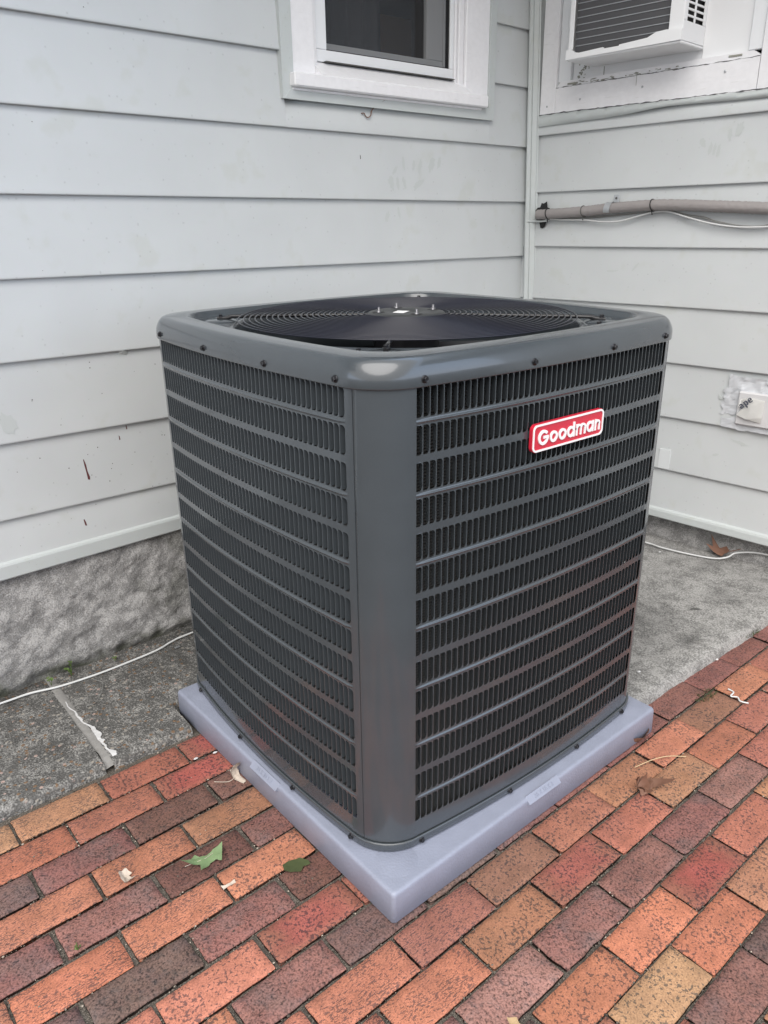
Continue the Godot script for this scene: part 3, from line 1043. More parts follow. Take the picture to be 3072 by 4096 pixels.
func right_window(o: Node) -> void:
	var st := ST()
	ubox(st, -1.168, -1.100, 1.648, 2.7, -.02, .016, .002)
	var win := build("window", st, M.white_paint, o, TR)
	win.name = "window_001"
	st = ST()
	prism(st, PackedVector2Array([Vector2(-1.0985, 1.650), Vector2(-.343, 1.650), Vector2(-.343, 1.7505), Vector2(-1.0985, 1.7375)]), -.02, .014)
	build("apron", st, M.white_paint, win, TR)
	st = ST()
	ubox(st, -.3415, -.16, 1.655, 2.7, -.02, .016, .002)
	build("casing", st, M.white_paint, win, TR)
	st = ST()   # strip of siding metal below the casing, bowed in the middle
	var us := [-1.166, -1.0, -.88, -.80, -.74, -.68, -.62, -.54, -.40, -.16]
	var vb := [1.609, 1.6135, 1.617, 1.621, 1.626, 1.6315, 1.6335, 1.633, 1.630, 1.628]
	st.set_smooth_group(0)
	for i in us.size() - 1:
		var n0 := .020 + .006 * sm(.0, 1.0, 1.0 - absf(us[i] + .70) / .2)
		var n1 := .020 + .006 * sm(.0, 1.0, 1.0 - absf(us[i + 1] + .70) / .2)
		var a := Vector3(us[i], vb[i], n0); var b := Vector3(us[i + 1], vb[i + 1], n1)
		var c := Vector3(us[i + 1], 1.654, .019); var d := Vector3(us[i], 1.652, .019)
		quad(st, a, b, c, d)
		quad(st, a + Vector3(0, .001, -.012), b + Vector3(0, .001, -.012), b, a)
		quad(st, d, c, c + Vector3(0, 0, -.02), d + Vector3(0, 0, -.02))
	build("under_trim", st, M.siding_trim, win, TR)
	st = ST()   # sloping metal sill with its mitred ends
	prism(st, PackedVector2Array([Vector2(-1.100, 1.7385), Vector2(-.343, 1.7515), Vector2(-.3440, 1.755), Vector2(-.368, 1.770), Vector2(-1.083, 1.758)]), -.02, .010)
	build("sill", st, M.white_paint, win, TR)
	for cl in [[-1.10, 1.7375, -.343, 1.7512, .0148, .0022, 11], [-1.166, 1.651, -.16, 1.6565, .0202, .0028, 12], [-1.044, 1.7585, -.39, 1.7705, -.0052, .0014, 13]]:
		st = ST()
		var nk := noise(cl[6], 30.0, 3)
		for k in 90:
			var q := []
			for d in [[0, -1], [1, -1], [1, 1], [0, 1]]:
				var t := (k + float(d[0])) / 90.0
				var u := lerpf(cl[0], cl[2], t)
				var hw: float = cl[5] * clampf(.42 + 1.3 * nk.get_noise_2d(u, d[1]), .06, 1.4)
				q.append(Vector3(u, lerpf(cl[1], cl[3], t) + hw * d[1] + .002 * nk.get_noise_2d(u * .3, 7), cl[4]))
			quad(st, q[0], q[1], q[2], q[3])
		build("cracked_caulk", st, M.caulk, win, TR)
	for c in [[-1.03, 1.7475], [-.425, 1.7615]]:
		st = ST()
		ubox(st, c[0] - .022, c[0] + .022, c[1] - .003, c[1] + .003, .008, .0125, .001)
		build("weep_slot", st, M.stain_mould, win, TR)
	st = ST()
	ubox(st, -1.0975, -1.045, 1.758, 2.7, -.03, .004, .002)
	build("jamb", st, M.white_vinyl, win, TR)
	st = ST()
	ubox(st, -.388, -.344, 1.772, 2.7, -.03, .006, .002)
	build("jamb", st, M.white_vinyl, win, TR)
	st = ST()
	ubox(st, -1.044, -.548, 1.757, 2.5, -.05, -.012, .001)
	build("filler_board", st, M.white_plastic, win, TR)
	st = ST()
	ubox(st, -.545, -.3895, 1.765, 2.5, -.05, -.006, .001)
	build("side_board", st, M.white_plastic, win, TR)
	for s in [[-1.135, 1.678], [-.99, 1.690], [-.74, 1.705], [-.45, 1.735 - .015]]:
		st = ST()
		lathe(st, [Vector2(.0001, .001), Vector2(.0035, .0008), Vector2(.004, 0)], 10, Transform3D(Basis(Vector3.RIGHT, PI / 2), Vector3(s[0], s[1], .0162)))
		build("screw", st, M.zinc, win, TR)
	st = ST()
	bx(st, Vector3(-1.2, 1.5, -1.0), Vector3(-.1, 2.6, -.101))
	build("room", st, M.curtain, o, TR)
	# ---- the window air conditioner resting in it
	var at := TR * Vector3(-.755, 1.80, 0)
	var ac := thing("window_air_conditioner", "white window air conditioner jutting from the right hand window", "air conditioner", at)
	var u0 := -.965; var u1 := -.545
	var v0 := 1.800; var v1 := 2.14
	var n1 := .155
	st = ST()
	ubox(st, u0, u1, v0 + .006, v0 + .012, -.03, n1 - .004, .001)
	ubox(st, u0, u0 + .003, v0 + .012, v1, -.03, n1, .001)
	ubox(st, u0, u1, v1, v1 + .004, -.03, n1, .001)
	ubox(st, u0, u0 + .018, v0 + .03, v1, n1 - .004, n1, .0015)
	ubox(st, u1 - .048, u1, v0 + .032, v1, n1 - .005, n1, .0015)
	build("case", st, M.white_plastic, ac, TR)
	st = ST()   # right side with its vent slots cut through
	ubox(st, u1 - .004, u1, v0 + .01, v0 + .062, -.03, n1 - .0055, .001)
	ubox(st, u1 - .004, u1, v0 + .0625, v1, .128, n1 - .0055, .001)
	ubox(st, u1 - .004, u1, v0 + .0625, v1, .070, .080, .001)
	ubox(st, u1 - .004, u1, v0 + .0625, v1, -.03, .012, .001)
	var y := v0 + .062
	while y < v1 - .01:
		ubox(st, u1 - .004, u1 - .0003, y + .012, y + .0185, .0125, .1275, .001)
		y += .0185
	build("side_vent", st, M.white_plastic, ac, TR)
	st = ST()
	ubox(st, u1 - .028, u1 - .012, v0 + .02, v1, -.02, n1 - .02, .001)
	build("inside", st, M.dark, ac, TR)
	st = ST()   # drip tray with its stepped lip
	var lip := PackedVector2Array([Vector2(u0 - .003, v0 - .001), Vector2(u1 + .002, v0 + .005), Vector2(u1 + .002, v0 + .036), Vector2(u1 - .051, v0 + .040), Vector2(u1 - .085, v0 + .038), Vector2(u1 - .115, v0 + .026), Vector2(u1 - .215, v0 + .020), Vector2(u1 - .217, v0 + .0165), Vector2(u1 - .275, v0 + .016), Vector2(u1 - .277, v0 + .0205), Vector2(u0 + .050, v0 + .016), Vector2(u0 + .035, v0 + .019), Vector2(u0 + .018, v0 + .029), Vector2(u0 - .003, v0 + .030)])
	prism(st, lip, n1 + .0005, n1 + .0085)
	ubox(st, u0 - .002, u1 + .001, v0 - .004, v0 + .005, -.03, n1 + .003, .003)
	build("drip_tray", st, M.white_plastic, ac, TR)
	st = ST()
	ubox(st, u0 + .019, u1 - .049, v0 + .010, v1 - .01, n1 - .03, n1 - .014, .001)
	build("fins", st, M.fin_grey, ac, TR)
	y = v0 + .040
	while y < v1 - .02:   # bright tubes crossing the fins
		st = ST()
		ubox(st, u0 + .019, u1 - .049, y, y + .0030, n1 - .0145, n1 - .0115, .0008)
		build("tube", st, M.zinc, ac, TR)
		y += .0215

var LROWS := [[.385, -.010], [.5205, -.022], [.7310, -.020], [.9440, -.0165], [1.1515, -.0135], [1.354, -.0095], [1.556, -.0090], [1.757, -.0040], [1.955, -.0060], [2.155, -.004], [2.355, -.004], [2.555, 0], [2.72, 0]]
var RROWS := [[.160, -.002], [.3425, .001], [.556, .010], [.7615, .006], [.9675, .0085], [1.1755, .0095], [1.382, .0105], [1.5945, .0145], [1.80, .005], [2.00, .005], [2.2, .005], [2.4, 0], [2.6, 0], [2.72, 0]]

# how far the face of the boards stands out at a point of the wall
func face_n(rows: Array, u: float, v: float) -> float:
	for k in rows.size() - 1:
		var a := sloped(rows[k], u)
		var b := sloped(rows[k + 1], u)
		if v >= a and v < b:
			var d := v - a
			return lerpf(.0150, .0096, d / .1) if d < .1 else lerpf(.0096, .0028, (d - .1) / (b - a - .1))
	return .015

func decal(st: SurfaceTool, poly: PackedVector2Array, rows: Array, lift := .0004) -> void:
	var ix := Geometry2D.triangulate_polygon(poly)
	for i in range(0, ix.size(), 3):
		var p := []
		for k in 3:
			var q := poly[ix[i + k]]
			p.append(Vector3(q.x, q.y, face_n(rows, q.x, q.y) + lift))
		if (poly[ix[i + 1]] - poly[ix[i]]).cross(poly[ix[i + 2]] - poly[ix[i]]) > 0: tri(st, p[0], p[1], p[2])
		else: tri(st, p[0], p[2], p[1])

func wallblob(st: SurfaceTool, c: Vector2, w: float, h: float, sd: int, rows: Array, rot := 0.0) -> void:
	var nz := noise(sd, 1.6, 3)
	var pts := PackedVector2Array()
	for k in 22:
		var a := TAU * k / 22
		var r := 1.0 + .6 * nz.get_noise_2d(cos(a) * 1.2, sin(a) * 1.2)
		pts.append(c + Vector2(cos(a) * w * r, sin(a) * h * r).rotated(rot))
	decal(st, pts, rows)

func blob(st: SurfaceTool, c: Vector2, w: float, h: float, n: float, sd: int, rot := 0.0) -> void:
	var nz := noise(sd, 1.3, 2)
	var seg := 18
	var pts := []
	for k in seg:
		var a := TAU * k / seg
		var r := 1.0 + .45 * nz.get_noise_2d(cos(a) * 1.2, sin(a) * 1.2)
		var p := Vector2(cos(a) * w * r, sin(a) * h * r).rotated(rot)
		pts.append(Vector3(c.x + p.x, c.y + p.y, n))
	for k in seg:
		tri(st, Vector3(c.x, c.y, n + .0003), pts[k], pts[(k + 1) % seg])

func stains(wl: Node, wr: Node) -> void:
	# dark red drips
	var st := ST()
	decal(st, PackedVector2Array([Vector2(.0195, .588), Vector2(.0255, .586), Vector2(.0265, .594), Vector2(.0225, .612), Vector2(.0215, .632), Vector2(.0175, .6495), Vector2(.0155, .648), Vector2(.0165, .630), Vector2(.0185, .610)]), LROWS)
	build("paint_drip", st, M.stain_red, wl, TL)
	st = ST()
	decal(st, PackedVector2Array([Vector2(-.0095, .452), Vector2(-.004, .450), Vector2(-.006, .462), Vector2(-.0085, .471), Vector2(-.0115, .471)]), LROWS)
	build("paint_drip", st, M.stain_red, wl, TL)
	for s in [[.132, .690], [.158, .735 - .018], [1.084, 1.476]]:
		st = ST()
		decal(st, PackedVector2Array([Vector2(s[0] - .0015, s[1] - .006), Vector2(s[0] + .002, s[1] - .006), Vector2(s[0] + .0015, s[1] + .004), Vector2(s[0] - .001, s[1] + .008)]), LROWS)
		build("paint_drip", st, M.stain_red if s[0] < 1 else M.stain_dark, wl, TL)
	# wipe marks a shade darker than the paint
	var marks := [[1.24, 1.44, .020, .006, .9], [1.28, 1.462, .006, .022, .1], [1.33, 1.455, .007, .018, -.2], [1.36, 1.45, .008, .026, -.3], [1.42, 1.462, .012, .028, -.5], [1.46, 1.468, .008, .020, -.3], [1.22, 1.40, .012, .024, .2], [1.25, 1.395, .007, .022, .1], [1.28, 1.40, .007, .020, .3], [1.35, 1.395, .03, .010, .5], [1.20, 1.28, .008, .03, -.4], [1.26, 1.30, .006, .02, .2], [1.18, 1.22, .01, .02, 0.0], [-.17, .79, .018, .030, .5], [-.185, .61, .016, .026, .2], [.18, .935, .02, .01, 0.0]]
	for i in marks.size():
		st = ST()
		var m: Array = marks[i]
		wallblob(st, Vector2(m[0], m[1]), m[2], m[3], 70 + i, LROWS, m[4])
		build("smudge", st, M.stain_grey, wl, TL)
	var rm := [[-.38, 1.545, .012, .022, -.2], [-.41, 1.53, .008, .018, .1], [-.50, 1.51, .010, .016, .6], [-.47, 1.49, .006, .02, -.1], [-.455, 1.488, .005, .018, -.1], [-.44, 1.482, .006, .02, -.1], [-.80, 1.08, .03, .004, .05], [-.70, 1.10, .004, .02, -.7], [-.86, 1.10, .02, .003, .1], [-.22, .50, .03, .006, -.2], [-.3, .44, .012, .005, .3]]
	for i in rm.size():
		st = ST()
		var m: Array = rm[i]
		wallblob(st, Vector2(m[0], m[1]), m[2], m[3], 90 + i, RROWS, m[4])
		build("smudge", st, M.stain_grey, wr, TR)
	# fly specks
	st = ST()
	var r2 := RandomNumberGenerator.new()
	r2.seed = 5
	for i in 90:
		var u := r2.randf_range(-.6, .3)
		var v := r2.randf_range(.42, .92) if i < 70 else r2.randf_range(.95, 1.9)
		var rr := r2.randf_range(.0006, .0016)
		wallblob(st, Vector2(u, v), rr, rr, 200 + i, LROWS)
	var sp := build("specks", st, M.stain_dark, wl, TL)
	sp.set_meta("kind", "stuff")
	# mould and dribbles under the window air conditioner
	st = ST()
	for i in 46:
		var u := -1.03 + r2.randf() * .42
		var v := 1.7415 + .012 * r2.randf() + (u + 1.03) * .008
		if r2.randf() < .5 * (u + 1.03): continue
		blob(st, Vector2(u, v), r2.randf_range(.002, .011), r2.randf_range(.0008, .0022), .0112 + i * .00002, 300 + i)
	for i in 24:
		blob(st, Vector2(-.985 + r2.randf() * .05 - .04, 1.762 + r2.randf() * .05), r2.randf_range(.001, .004), r2.randf_range(.001, .004), -.0108, 400 + i)
	prism(st, rect_poly(-.9145, 1.752, -.9125, 1.792), -.0115, -.0105)
	prism(st, rect_poly(-.7665, 1.712, -.7655, 1.744), .0142, .0150)
	build("mould", st, M.stain_mould, wr, TR)

# ------------------------------------------------------------------ ground
func brick_cols() -> Dictionary:
	return {
		"O": [lin(0.511, 0.173, 0.089), 0],
		"o": [lin(0.500, 0.161, 0.101), 0],
		"T": [lin(0.404, 0.178, 0.089), 0],
		"Y": [lin(0.470, 0.252, 0.127), 0],
		"D": [lin(0.386, 0.122, 0.074), 0],
		"R": [lin(0.386, 0.071, 0.056), 2],
		"r": [lin(.235, .078, .068), 1],
		"A": [lin(0.360, 0.113, 0.078), 2],
		"B": [lin(0.166, 0.062, 0.048), 1],
		"M": [lin(0.260, 0.097, 0.085), 1],
		"P": [lin(0.122, 0.065, 0.059), 1],
		"N": [lin(0.239, 0.105, 0.062), 2],
		"G": [lin(0.289, 0.136, 0.113), 1]}

func slab_mesh(st: SurfaceTool, x0: float, x1: float, z0: float, z1: float, y: float, cell: float, edge: Callable, amp: float, sd: int) -> void:
	# top sheet whose front edge (z1) wanders and is worn round
	var n1 := noise(sd, 2.5, 3)
	var n2 := noise(sd + 1, 22.0, 3)
	var nx := int(ceil((x1 - x0) / cell))
	var nz := int(ceil((z1 - z0) / cell))
	var pt := func(i: int, j: int) -> Vector3:
		var x := lerpf(x0, x1, float(i) / nx)
		var ez: float = edge.call(x)
		var k := float(mini(j, nz)) / nz
		var z := lerpf(z0, ez, k)
		var yy := y + amp * (n1.get_noise_2d(x, z) + .45 * n2.get_noise_2d(x, z))
		var d := ez - z
		yy -= .010 * pow(clampf(1.0 - d / .022, 0, 1), 2.0)
		if j > nz:
			yy = -.05
			z += .002 + .003 * n2.get_noise_2d(x, .3)
		return Vector3(x, yy, z)
	st.set_smooth_group(0)
	for i in nx:
		for j in nz + 1:
			for d in [[0, 1], [1, 0], [1, 1], [0, 1], [0, 0], [1, 0]]:
				var p: Vector3 = pt.call(i + d[0], j + d[1])
				var ed: float = edge.call(p.x) - p.z
				var w := sm(.10, .0, ed + .05 * n1.get_noise_2d(p.x * 3, p.z * 3)) * .9
				if sd < 67:   # chalky traffic along the mortar joint
					w = maxf(w, .8 * sm(.05, .0, absf(p.x + .268) + .03 * n1.get_noise_2d(p.x * 4, p.z * 4)) * sm(-1.25, -.85, p.z))
				var k := 1.0 + w + .55 * n1.get_noise_2d(p.x * .9 + 4, p.z * 1.3) + .25 * n2.get_noise_2d(p.x * .3, p.z * .3)
				st.set_color(Color(k, k, k * (1.0 - .03 * w)))
				st.add_vertex(p)
	st.set_smooth_group(-1)

func ground() -> void:
	var st := ST()
	quad(st, Vector3(-30, -.045, 30), Vector3(30, -.045, 30), Vector3(30, -.045, -30), Vector3(-30, -.045, -30))
	var g := build("ground", st, M.joint_soil)
	g.set_meta("kind", "structure")
	# bed of the pavement
	st = ST()
	var nb := noise(61, 30.0, 3)
	var pt := func(i: int, j: int) -> Vector3:
		var x := -1.4 + i * .02
		var z := -.9 + j * .02
		return Vector3(x, -.0085 + .004 * nb.get_noise_2d(x, z), z)
	st.set_smooth_group(0)
	for i in 175:
		for j in 120:
			quad(st, pt.call(i, j + 1), pt.call(i + 1, j + 1), pt.call(i + 1, j), pt.call(i, j))
	var pave := build("brick_pavement", st, M.joint_soil)
	pave.set_meta("kind", "structure")
	# colour of every brick that the photograph shows, row by row: row -> [first column, letters]
	var rows := {
		-9: [-5, "TYTDRR"], -8: [-5, "DOODRR"], -7: [-5, "TPMBBM"], -6: [-5, "OMOOTM"], -5: [-5, "PMMBMR"], -4: [-5, "TOOOOP"], -3: [-5, "OPPMBM"],
		-2: [-5, "OTooRR"], -1: [-5, "MPOMPPMrrrrrrrr"], 0: [-5, "PMDoOANDTONOAOD"], 1: [-5, "OTPoOTRDTOADOTR"], 2: [-5, "MOPoMGMMMGAMOTM"], 3: [-5, "TPMDPOORoTMOADO"],
		4: [-5, "OMTOPOYOTROAMTO"], 5: [-5, "DOPMTDMPOMTOADM"], 6: [-5, "MTOPOMATOPMTOAD"], 7: [-5, "OPTOMOTPMOATDMO"]}
	var cols := brick_cols()
	var letters := "OToMPADRNGBY"
	rng.seed = 77
	var nz := noise(62, 9.0, 3)
	for r in range(-9, 14):
		for c in range(-6, 12):
			var odd := posmod(r, 2)
			var x0 := -.021 + .104 * odd - .0035 * r + .208 * c
			var x1 := x0 + .208
			if r == -1 and c > 3:
				x0 = .9905 + .2025 * (c - 5); x1 = x0 + .2025
			var xm := (x0 + x1) / 2
			var zc := .058 + .0903 * r - .035 * (xm - .08)
			var rv := [rng.randf(), rng.randf(), rng.randf(), rng.randf(), rng.randf(), rng.randf(), rng.randf(), rng.randf()]
			if zc < -.775 or (xm > .3 and zc < -.10) or (xm > .10 and xm < .84 and zc < -.09): continue
			if zc > .75 or xm < -.95 or xm > 1.95: continue
			var ch := letters[int(rv[0] * 12) % 12]
			if rows.has(r):
				var s: String = rows[r][1]
				var k: int = c - int(rows[r][0])
				if k >= 0 and k < s.length(): ch = s[k]
			var spec: Array = cols[ch]
			var t := int(spec[1])
			var m: StandardMaterial3D = M.brick_rough if t == 1 else (M.brick_spotted if xm > .12 or rv[7] < .2 else M.brick_pitted)
			var j: float = .0022 + .0022 * rv[1] + (.0015 if ch in "MPB" else 0.0)
			if xm > .25 and zc > -.03: j = .0012 + .0015 * rv[1]
			one_brick(pave, Vector3(xm + (rv[2] - .5) * .003, (rv[3] - .5) * .004, zc + (rv[4] - .5) * .003), x1 - x0 - j, .0903 - j * .95, spec[0], m, rv, nz, ch)
	# grit, crumbs and scraps of leaf lying in the joints
	var mm := MultiMesh.new()
	mm.transform_format = MultiMesh.TRANSFORM_3D
	mm.use_colors = true
	st = ST()
	lathe(st, [Vector2(.0001, .5), Vector2(.4, .3), Vector2(.5, 0), Vector2(.35, -.3), Vector2(.0001, -.4)], 5, Transform3D(), false)
	var gm := mat("grit", Color.WHITE, .9)
	gm.vertex_color_use_as_albedo = true
	mm.mesh = done(st, gm)
	mm.instance_count = 9000
	for i in 9000:
		var x := rng.randf_range(-1.0, 1.9)
		var z := rng.randf_range(-.82, .7)
		# snap towards a joint
		var r := roundf((z + .035 * (x - .08) - .058) / .0903 - .5) + .5
		var along := rng.randf() < .68
		if along:
			z = .058 + .0903 * r - .035 * (x - .08) + rng.randfn(0, .0022)
		else:
			var ri := roundf((z + .035 * (x - .08) - .058) / .0903)
			var off := -.021 + .104 * posmod(int(ri), 2) - .0035 * ri
			x = off + .208 * roundf((x - off) / .208) + rng.randfn(0, .0022)
			z = .058 + .0903 * (ri + rng.randf() - .5) - .035 * (x - .08)
		if z < -.09 and x > -.03: x -= 1.0
		var s := rng.randf_range(.0012, .0042)
		mm.set_instance_transform(i, Transform3D(Basis.from_euler(Vector3(rng.randf() * 6, rng.randf() * 6, rng.randf() * 6)).scaled(Vector3(s * rng.randf_range(.6, 1.8), s, s)), Vector3(x, -.005 + rng.randf() * .004, z)))
		var v := rng.randf_range(.03, .16)
		if rng.randf() < .06: v = .4
		mm.set_instance_color(i, Color(v, v * .86, v * .7))
	var mi := MultiMeshInstance3D.new()
	mi.name = "joint_grit"
	mi.multimesh = mm
	mi.set_meta("kind", "stuff")
	tag(mi, "fine dark grit and leaf crumbs in the joints between the bricks", "grit")
	mi.set_meta("kind", "stuff")
	add_child(mi)
	# ---- concrete slabs
	var ne := noise(63, 7.0, 4)
	var el := func(x: float) -> float: return -.803 - .02 * (x + .25) + .006 * ne.get_noise_2d(x, 0)
	st = ST()
	slab_mesh(st, -3.0, -1.2, -1.36, -.8, .02, .05, el, .004, 64)
	slab_mesh(st, -1.2, -.274, -1.36, -.8, .02, .008, el, .0025, 64)
	var s := build("concrete_slab", st, M.concrete_dark)
	s.set_meta("kind", "structure")
	st = ST()
	slab_mesh(st, -.252, -.036, -1.36, -.8, .020, .008, el, .0025, 66)
	slab_mesh(st, -.036, .93, -1.46, -.955, .021, .03, func(_x: float) -> float: return -.957, .003, 66)
	s = build("concrete_slab_001", st, M.concrete_dark)
	s.set_meta("kind", "structure")
	st = ST()
	st.set_smooth_group(0)
	var n2 := noise(65, 40.0, 3)
	for i in 70:
		for j in 4:
			var c := []
			for d in [[0, 0], [1, 0], [1, 1], [0, 1]]:
				var z: float = -1.30 + .494 * (i + d[0]) / 70.0
				var w: float = (j + d[1]) / 4.0
				var x: float = -.283 + .012 * sm(-1.2, -.8, z) + (.040 + .006 * n2.get_noise_2d(z * .3, 5)) * w + .004 * n2.get_noise_2d(z * .3, 1)
				c.append(Vector3(x,   .0160 + .0045 * sin(PI * w) + .0015 * n2.get_noise_2d(x * 2, z) - .012 * sm(-.835, -.806, z), z))
			quad(st, c[0], c[1], c[2], c[3])
	s = build("mortar_joint", st, M.mortar_grey)
	s.set_meta("kind", "structure")
	st = ST()
	var n3 := noise(68, 9.0, 4)
	for i in 120:
		var c := []
		for d in [[0, 0], [1, 0], [1, 1], [0, 1]]:
			var z: float = -1.14 + .334 * (i + d[0]) / 120.0
			var k := sm(-1.14, -.9, z)
			var x: float = -.266 + .016 * k + .008 * n3.get_noise_2d(z, 1) + (.003 + .014 * k * clampf(.6 + 1.4 * n3.get_noise_2d(z * 1.5, 9), .1, 1.4)) * d[1]
			c.append(Vector3(x, .0222 - .012 * sm(-.835, -.806, z), z))
		quad(st, c[0], c[1], c[2], c[3])
	s = build("chalk_streak", st, M.mortar_white, s)
	var er := func(x: float) -> float: return -.100 - .002 * x + .005 * ne.get_noise_2d(x * .8, 3)
	st = ST()
	slab_mesh(st, .937, 2.45, -1.5, -.1, .036, .010, er, .0035, 67)
	s = build("concrete_slab_002", st, M.concrete_grey)
	s.set_meta("kind", "structure")

func one_brick(parent: Node, at: Vector3, w: float, d: float, c: Color, m: Material, rv: Array, nz: FastNoiseLite, ch: String) -> void:
	var st := ST()
	st.set_smooth_group(0)
	var cl := c.srgb_to_linear()
	var br := .84 + .32 * float(rv[5])
	cl = cl.lerp(Color(.33, .225, .18), .17 + .12 * float(rv[3]))
	cl = Color(cl.r * br, cl.g * br * (.96 + .08 * float(rv[6])), cl.b * br)
	var rough := 1.0 if ch in "MPBG" else .55
	var nx := 12
	var ny := 6
	# parameters across: the last two rings are the rounded edge and the side
	var xs := [-1.0]
	for i in nx + 1: xs.append(-1.0 + 2.0 * i / nx)
	xs.append(1.0)
	var ys := [-1.0]
	for j in ny + 1: ys.append(-1.0 + 2.0 * j / ny)
	ys.append(1.0)
	var uvo := Vector2(float(rv[6]) * .56, float(rv[7]) * .78)
	var b := .0022 + .0018 * rough
	var cr := .0035 + .005 * rough * float(rv[4])
	var pt := func(i: int, j: int) -> Array:
		var bi := i == 0 or i == xs.size() - 1
		var bj := j == 0 or j == ys.size() - 1
		var x: float = xs[i] * (w / 2 - (0.0 if bi else b))
		var z: float = ys[j] * (d / 2 - (0.0 if bj else b))
		# rounded corners and uneven arrises
		var cx := absf(x) - (w / 2 - cr)
		var cz := absf(z) - (d / 2 - cr)
		if cx > 0 and cz > 0:
			var l := Vector2(cx, cz).length()
			if l > cr:
				x = signf(x) * (w / 2 - cr + cx / l * cr)
				z = signf(z) * (d / 2 - cr + cz / l * cr)
		var P := Vector3(at.x + x, 0, at.z + z)
		var edge := bi or bj
		var e1 := nz.get_noise_2d(P.x * 3, P.z * 3)
		if edge:
			x -= signf(x) * (.0018 * rough * (1 + 1.6 * e1) + .0006) * (1.0 if bi else .0)
			z -= signf(z) * (.0018 * rough * (1 + 1.6 * e1) + .0006) * (1.0 if bj else .0)
		var dist := minf(w / 2 - absf(x), d / 2 - absf(z))
		var y := -b * .9 if edge else 0.0
		if not edge: y = .0009 * rough * nz.get_noise_2d(P.x * 4, P.z * 4) - .0012 * rough * (1.0 - sm(0.0, .014, dist)) 
		y += x * (float(rv[1]) - .5) * .012 + z * (float(rv[5]) - .5) * .02
		var k := 1.0 + .22 * nz.get_noise_2d(P.x * 1.1 + 20, P.z * 1.1)
		var col := Color(cl.r * k, cl.g * k, cl.b * k)
		if ch == "R":   # fired redder in the middle, browner at the ends
			var t := sm(.35, 1.0, maxf(absf(x) / (w / 2), absf(z) / (d / 2) * .85) + .25 * e1)
			col = col.lerp(Color(.25, .118, .076), t * .7)
		elif ch in "OTD":
			var t := sm(.05, .5, nz.get_noise_2d(P.x * .9 - 5, P.z * .9))
			col = col.lerp(Color(col.r * .86, col.g * .90, col.b * .95), t * .6)
		elif ch in "MP":
			var t := sm(.0, .5, nz.get_noise_2d(P.x * .8 + 5, P.z * .8 + 2))
			col = col.lerp(Color(.18, .13, .122), t * .45)
		return [Vector3(x, y, z), Vector2((x + w / 2) / .5 + uvo.x, (z + d / 2) / .5 + uvo.y), col]
	var grid := []
	for i in xs.size():
		var line := []
		for j in ys.size(): line.append(pt.call(i, j))
		grid.append(line)
	for i in xs.size() - 1:
		for j in ys.size() - 1:
			for q in [[0, 0], [1, 0], [1, 1], [0, 0], [1, 1], [0, 1]]:
				var v: Array = grid[i + q[0]][j + q[1]]
				st.set_color(v[2]); st.set_uv(v[1]); st.add_vertex(v[0])
	# sides
	var loop := []
	var X := xs.size() - 1
	var Y := ys.size() - 1
	for i in X: loop.append(grid[i][Y])
	for j in range(Y, 0, -1): loop.append(grid[X][j])
	for i in range(X, 0, -1): loop.append(grid[i][0])
	for j in Y: loop.append(grid[0][j])
	for i in loop.size():
		var a: Array = loop[i]
		var e: Array = loop[(i + 1) % loop.size()]
		var down := Vector3(0, -.03, 0)
		for v in [[a, 0], [e, 1], [e, 0], [a, 0], [a, 1], [e, 1]]:
			st.set_color(v[0][2] * .8)
			st.set_uv(v[0][1] + Vector2(0, .01 * v[1]))
			st.add_vertex(v[0][0] + down * float(v[1]))
	build("brick", st, m, parent, Transform3D(Basis(Vector3.UP, .03), at))

# ------------------------------------------------------------------ small things
func on_wall(t: Transform3D, pts: Array) -> Array:
	var out := []
	for p in pts: out.append(t * p)
	return out

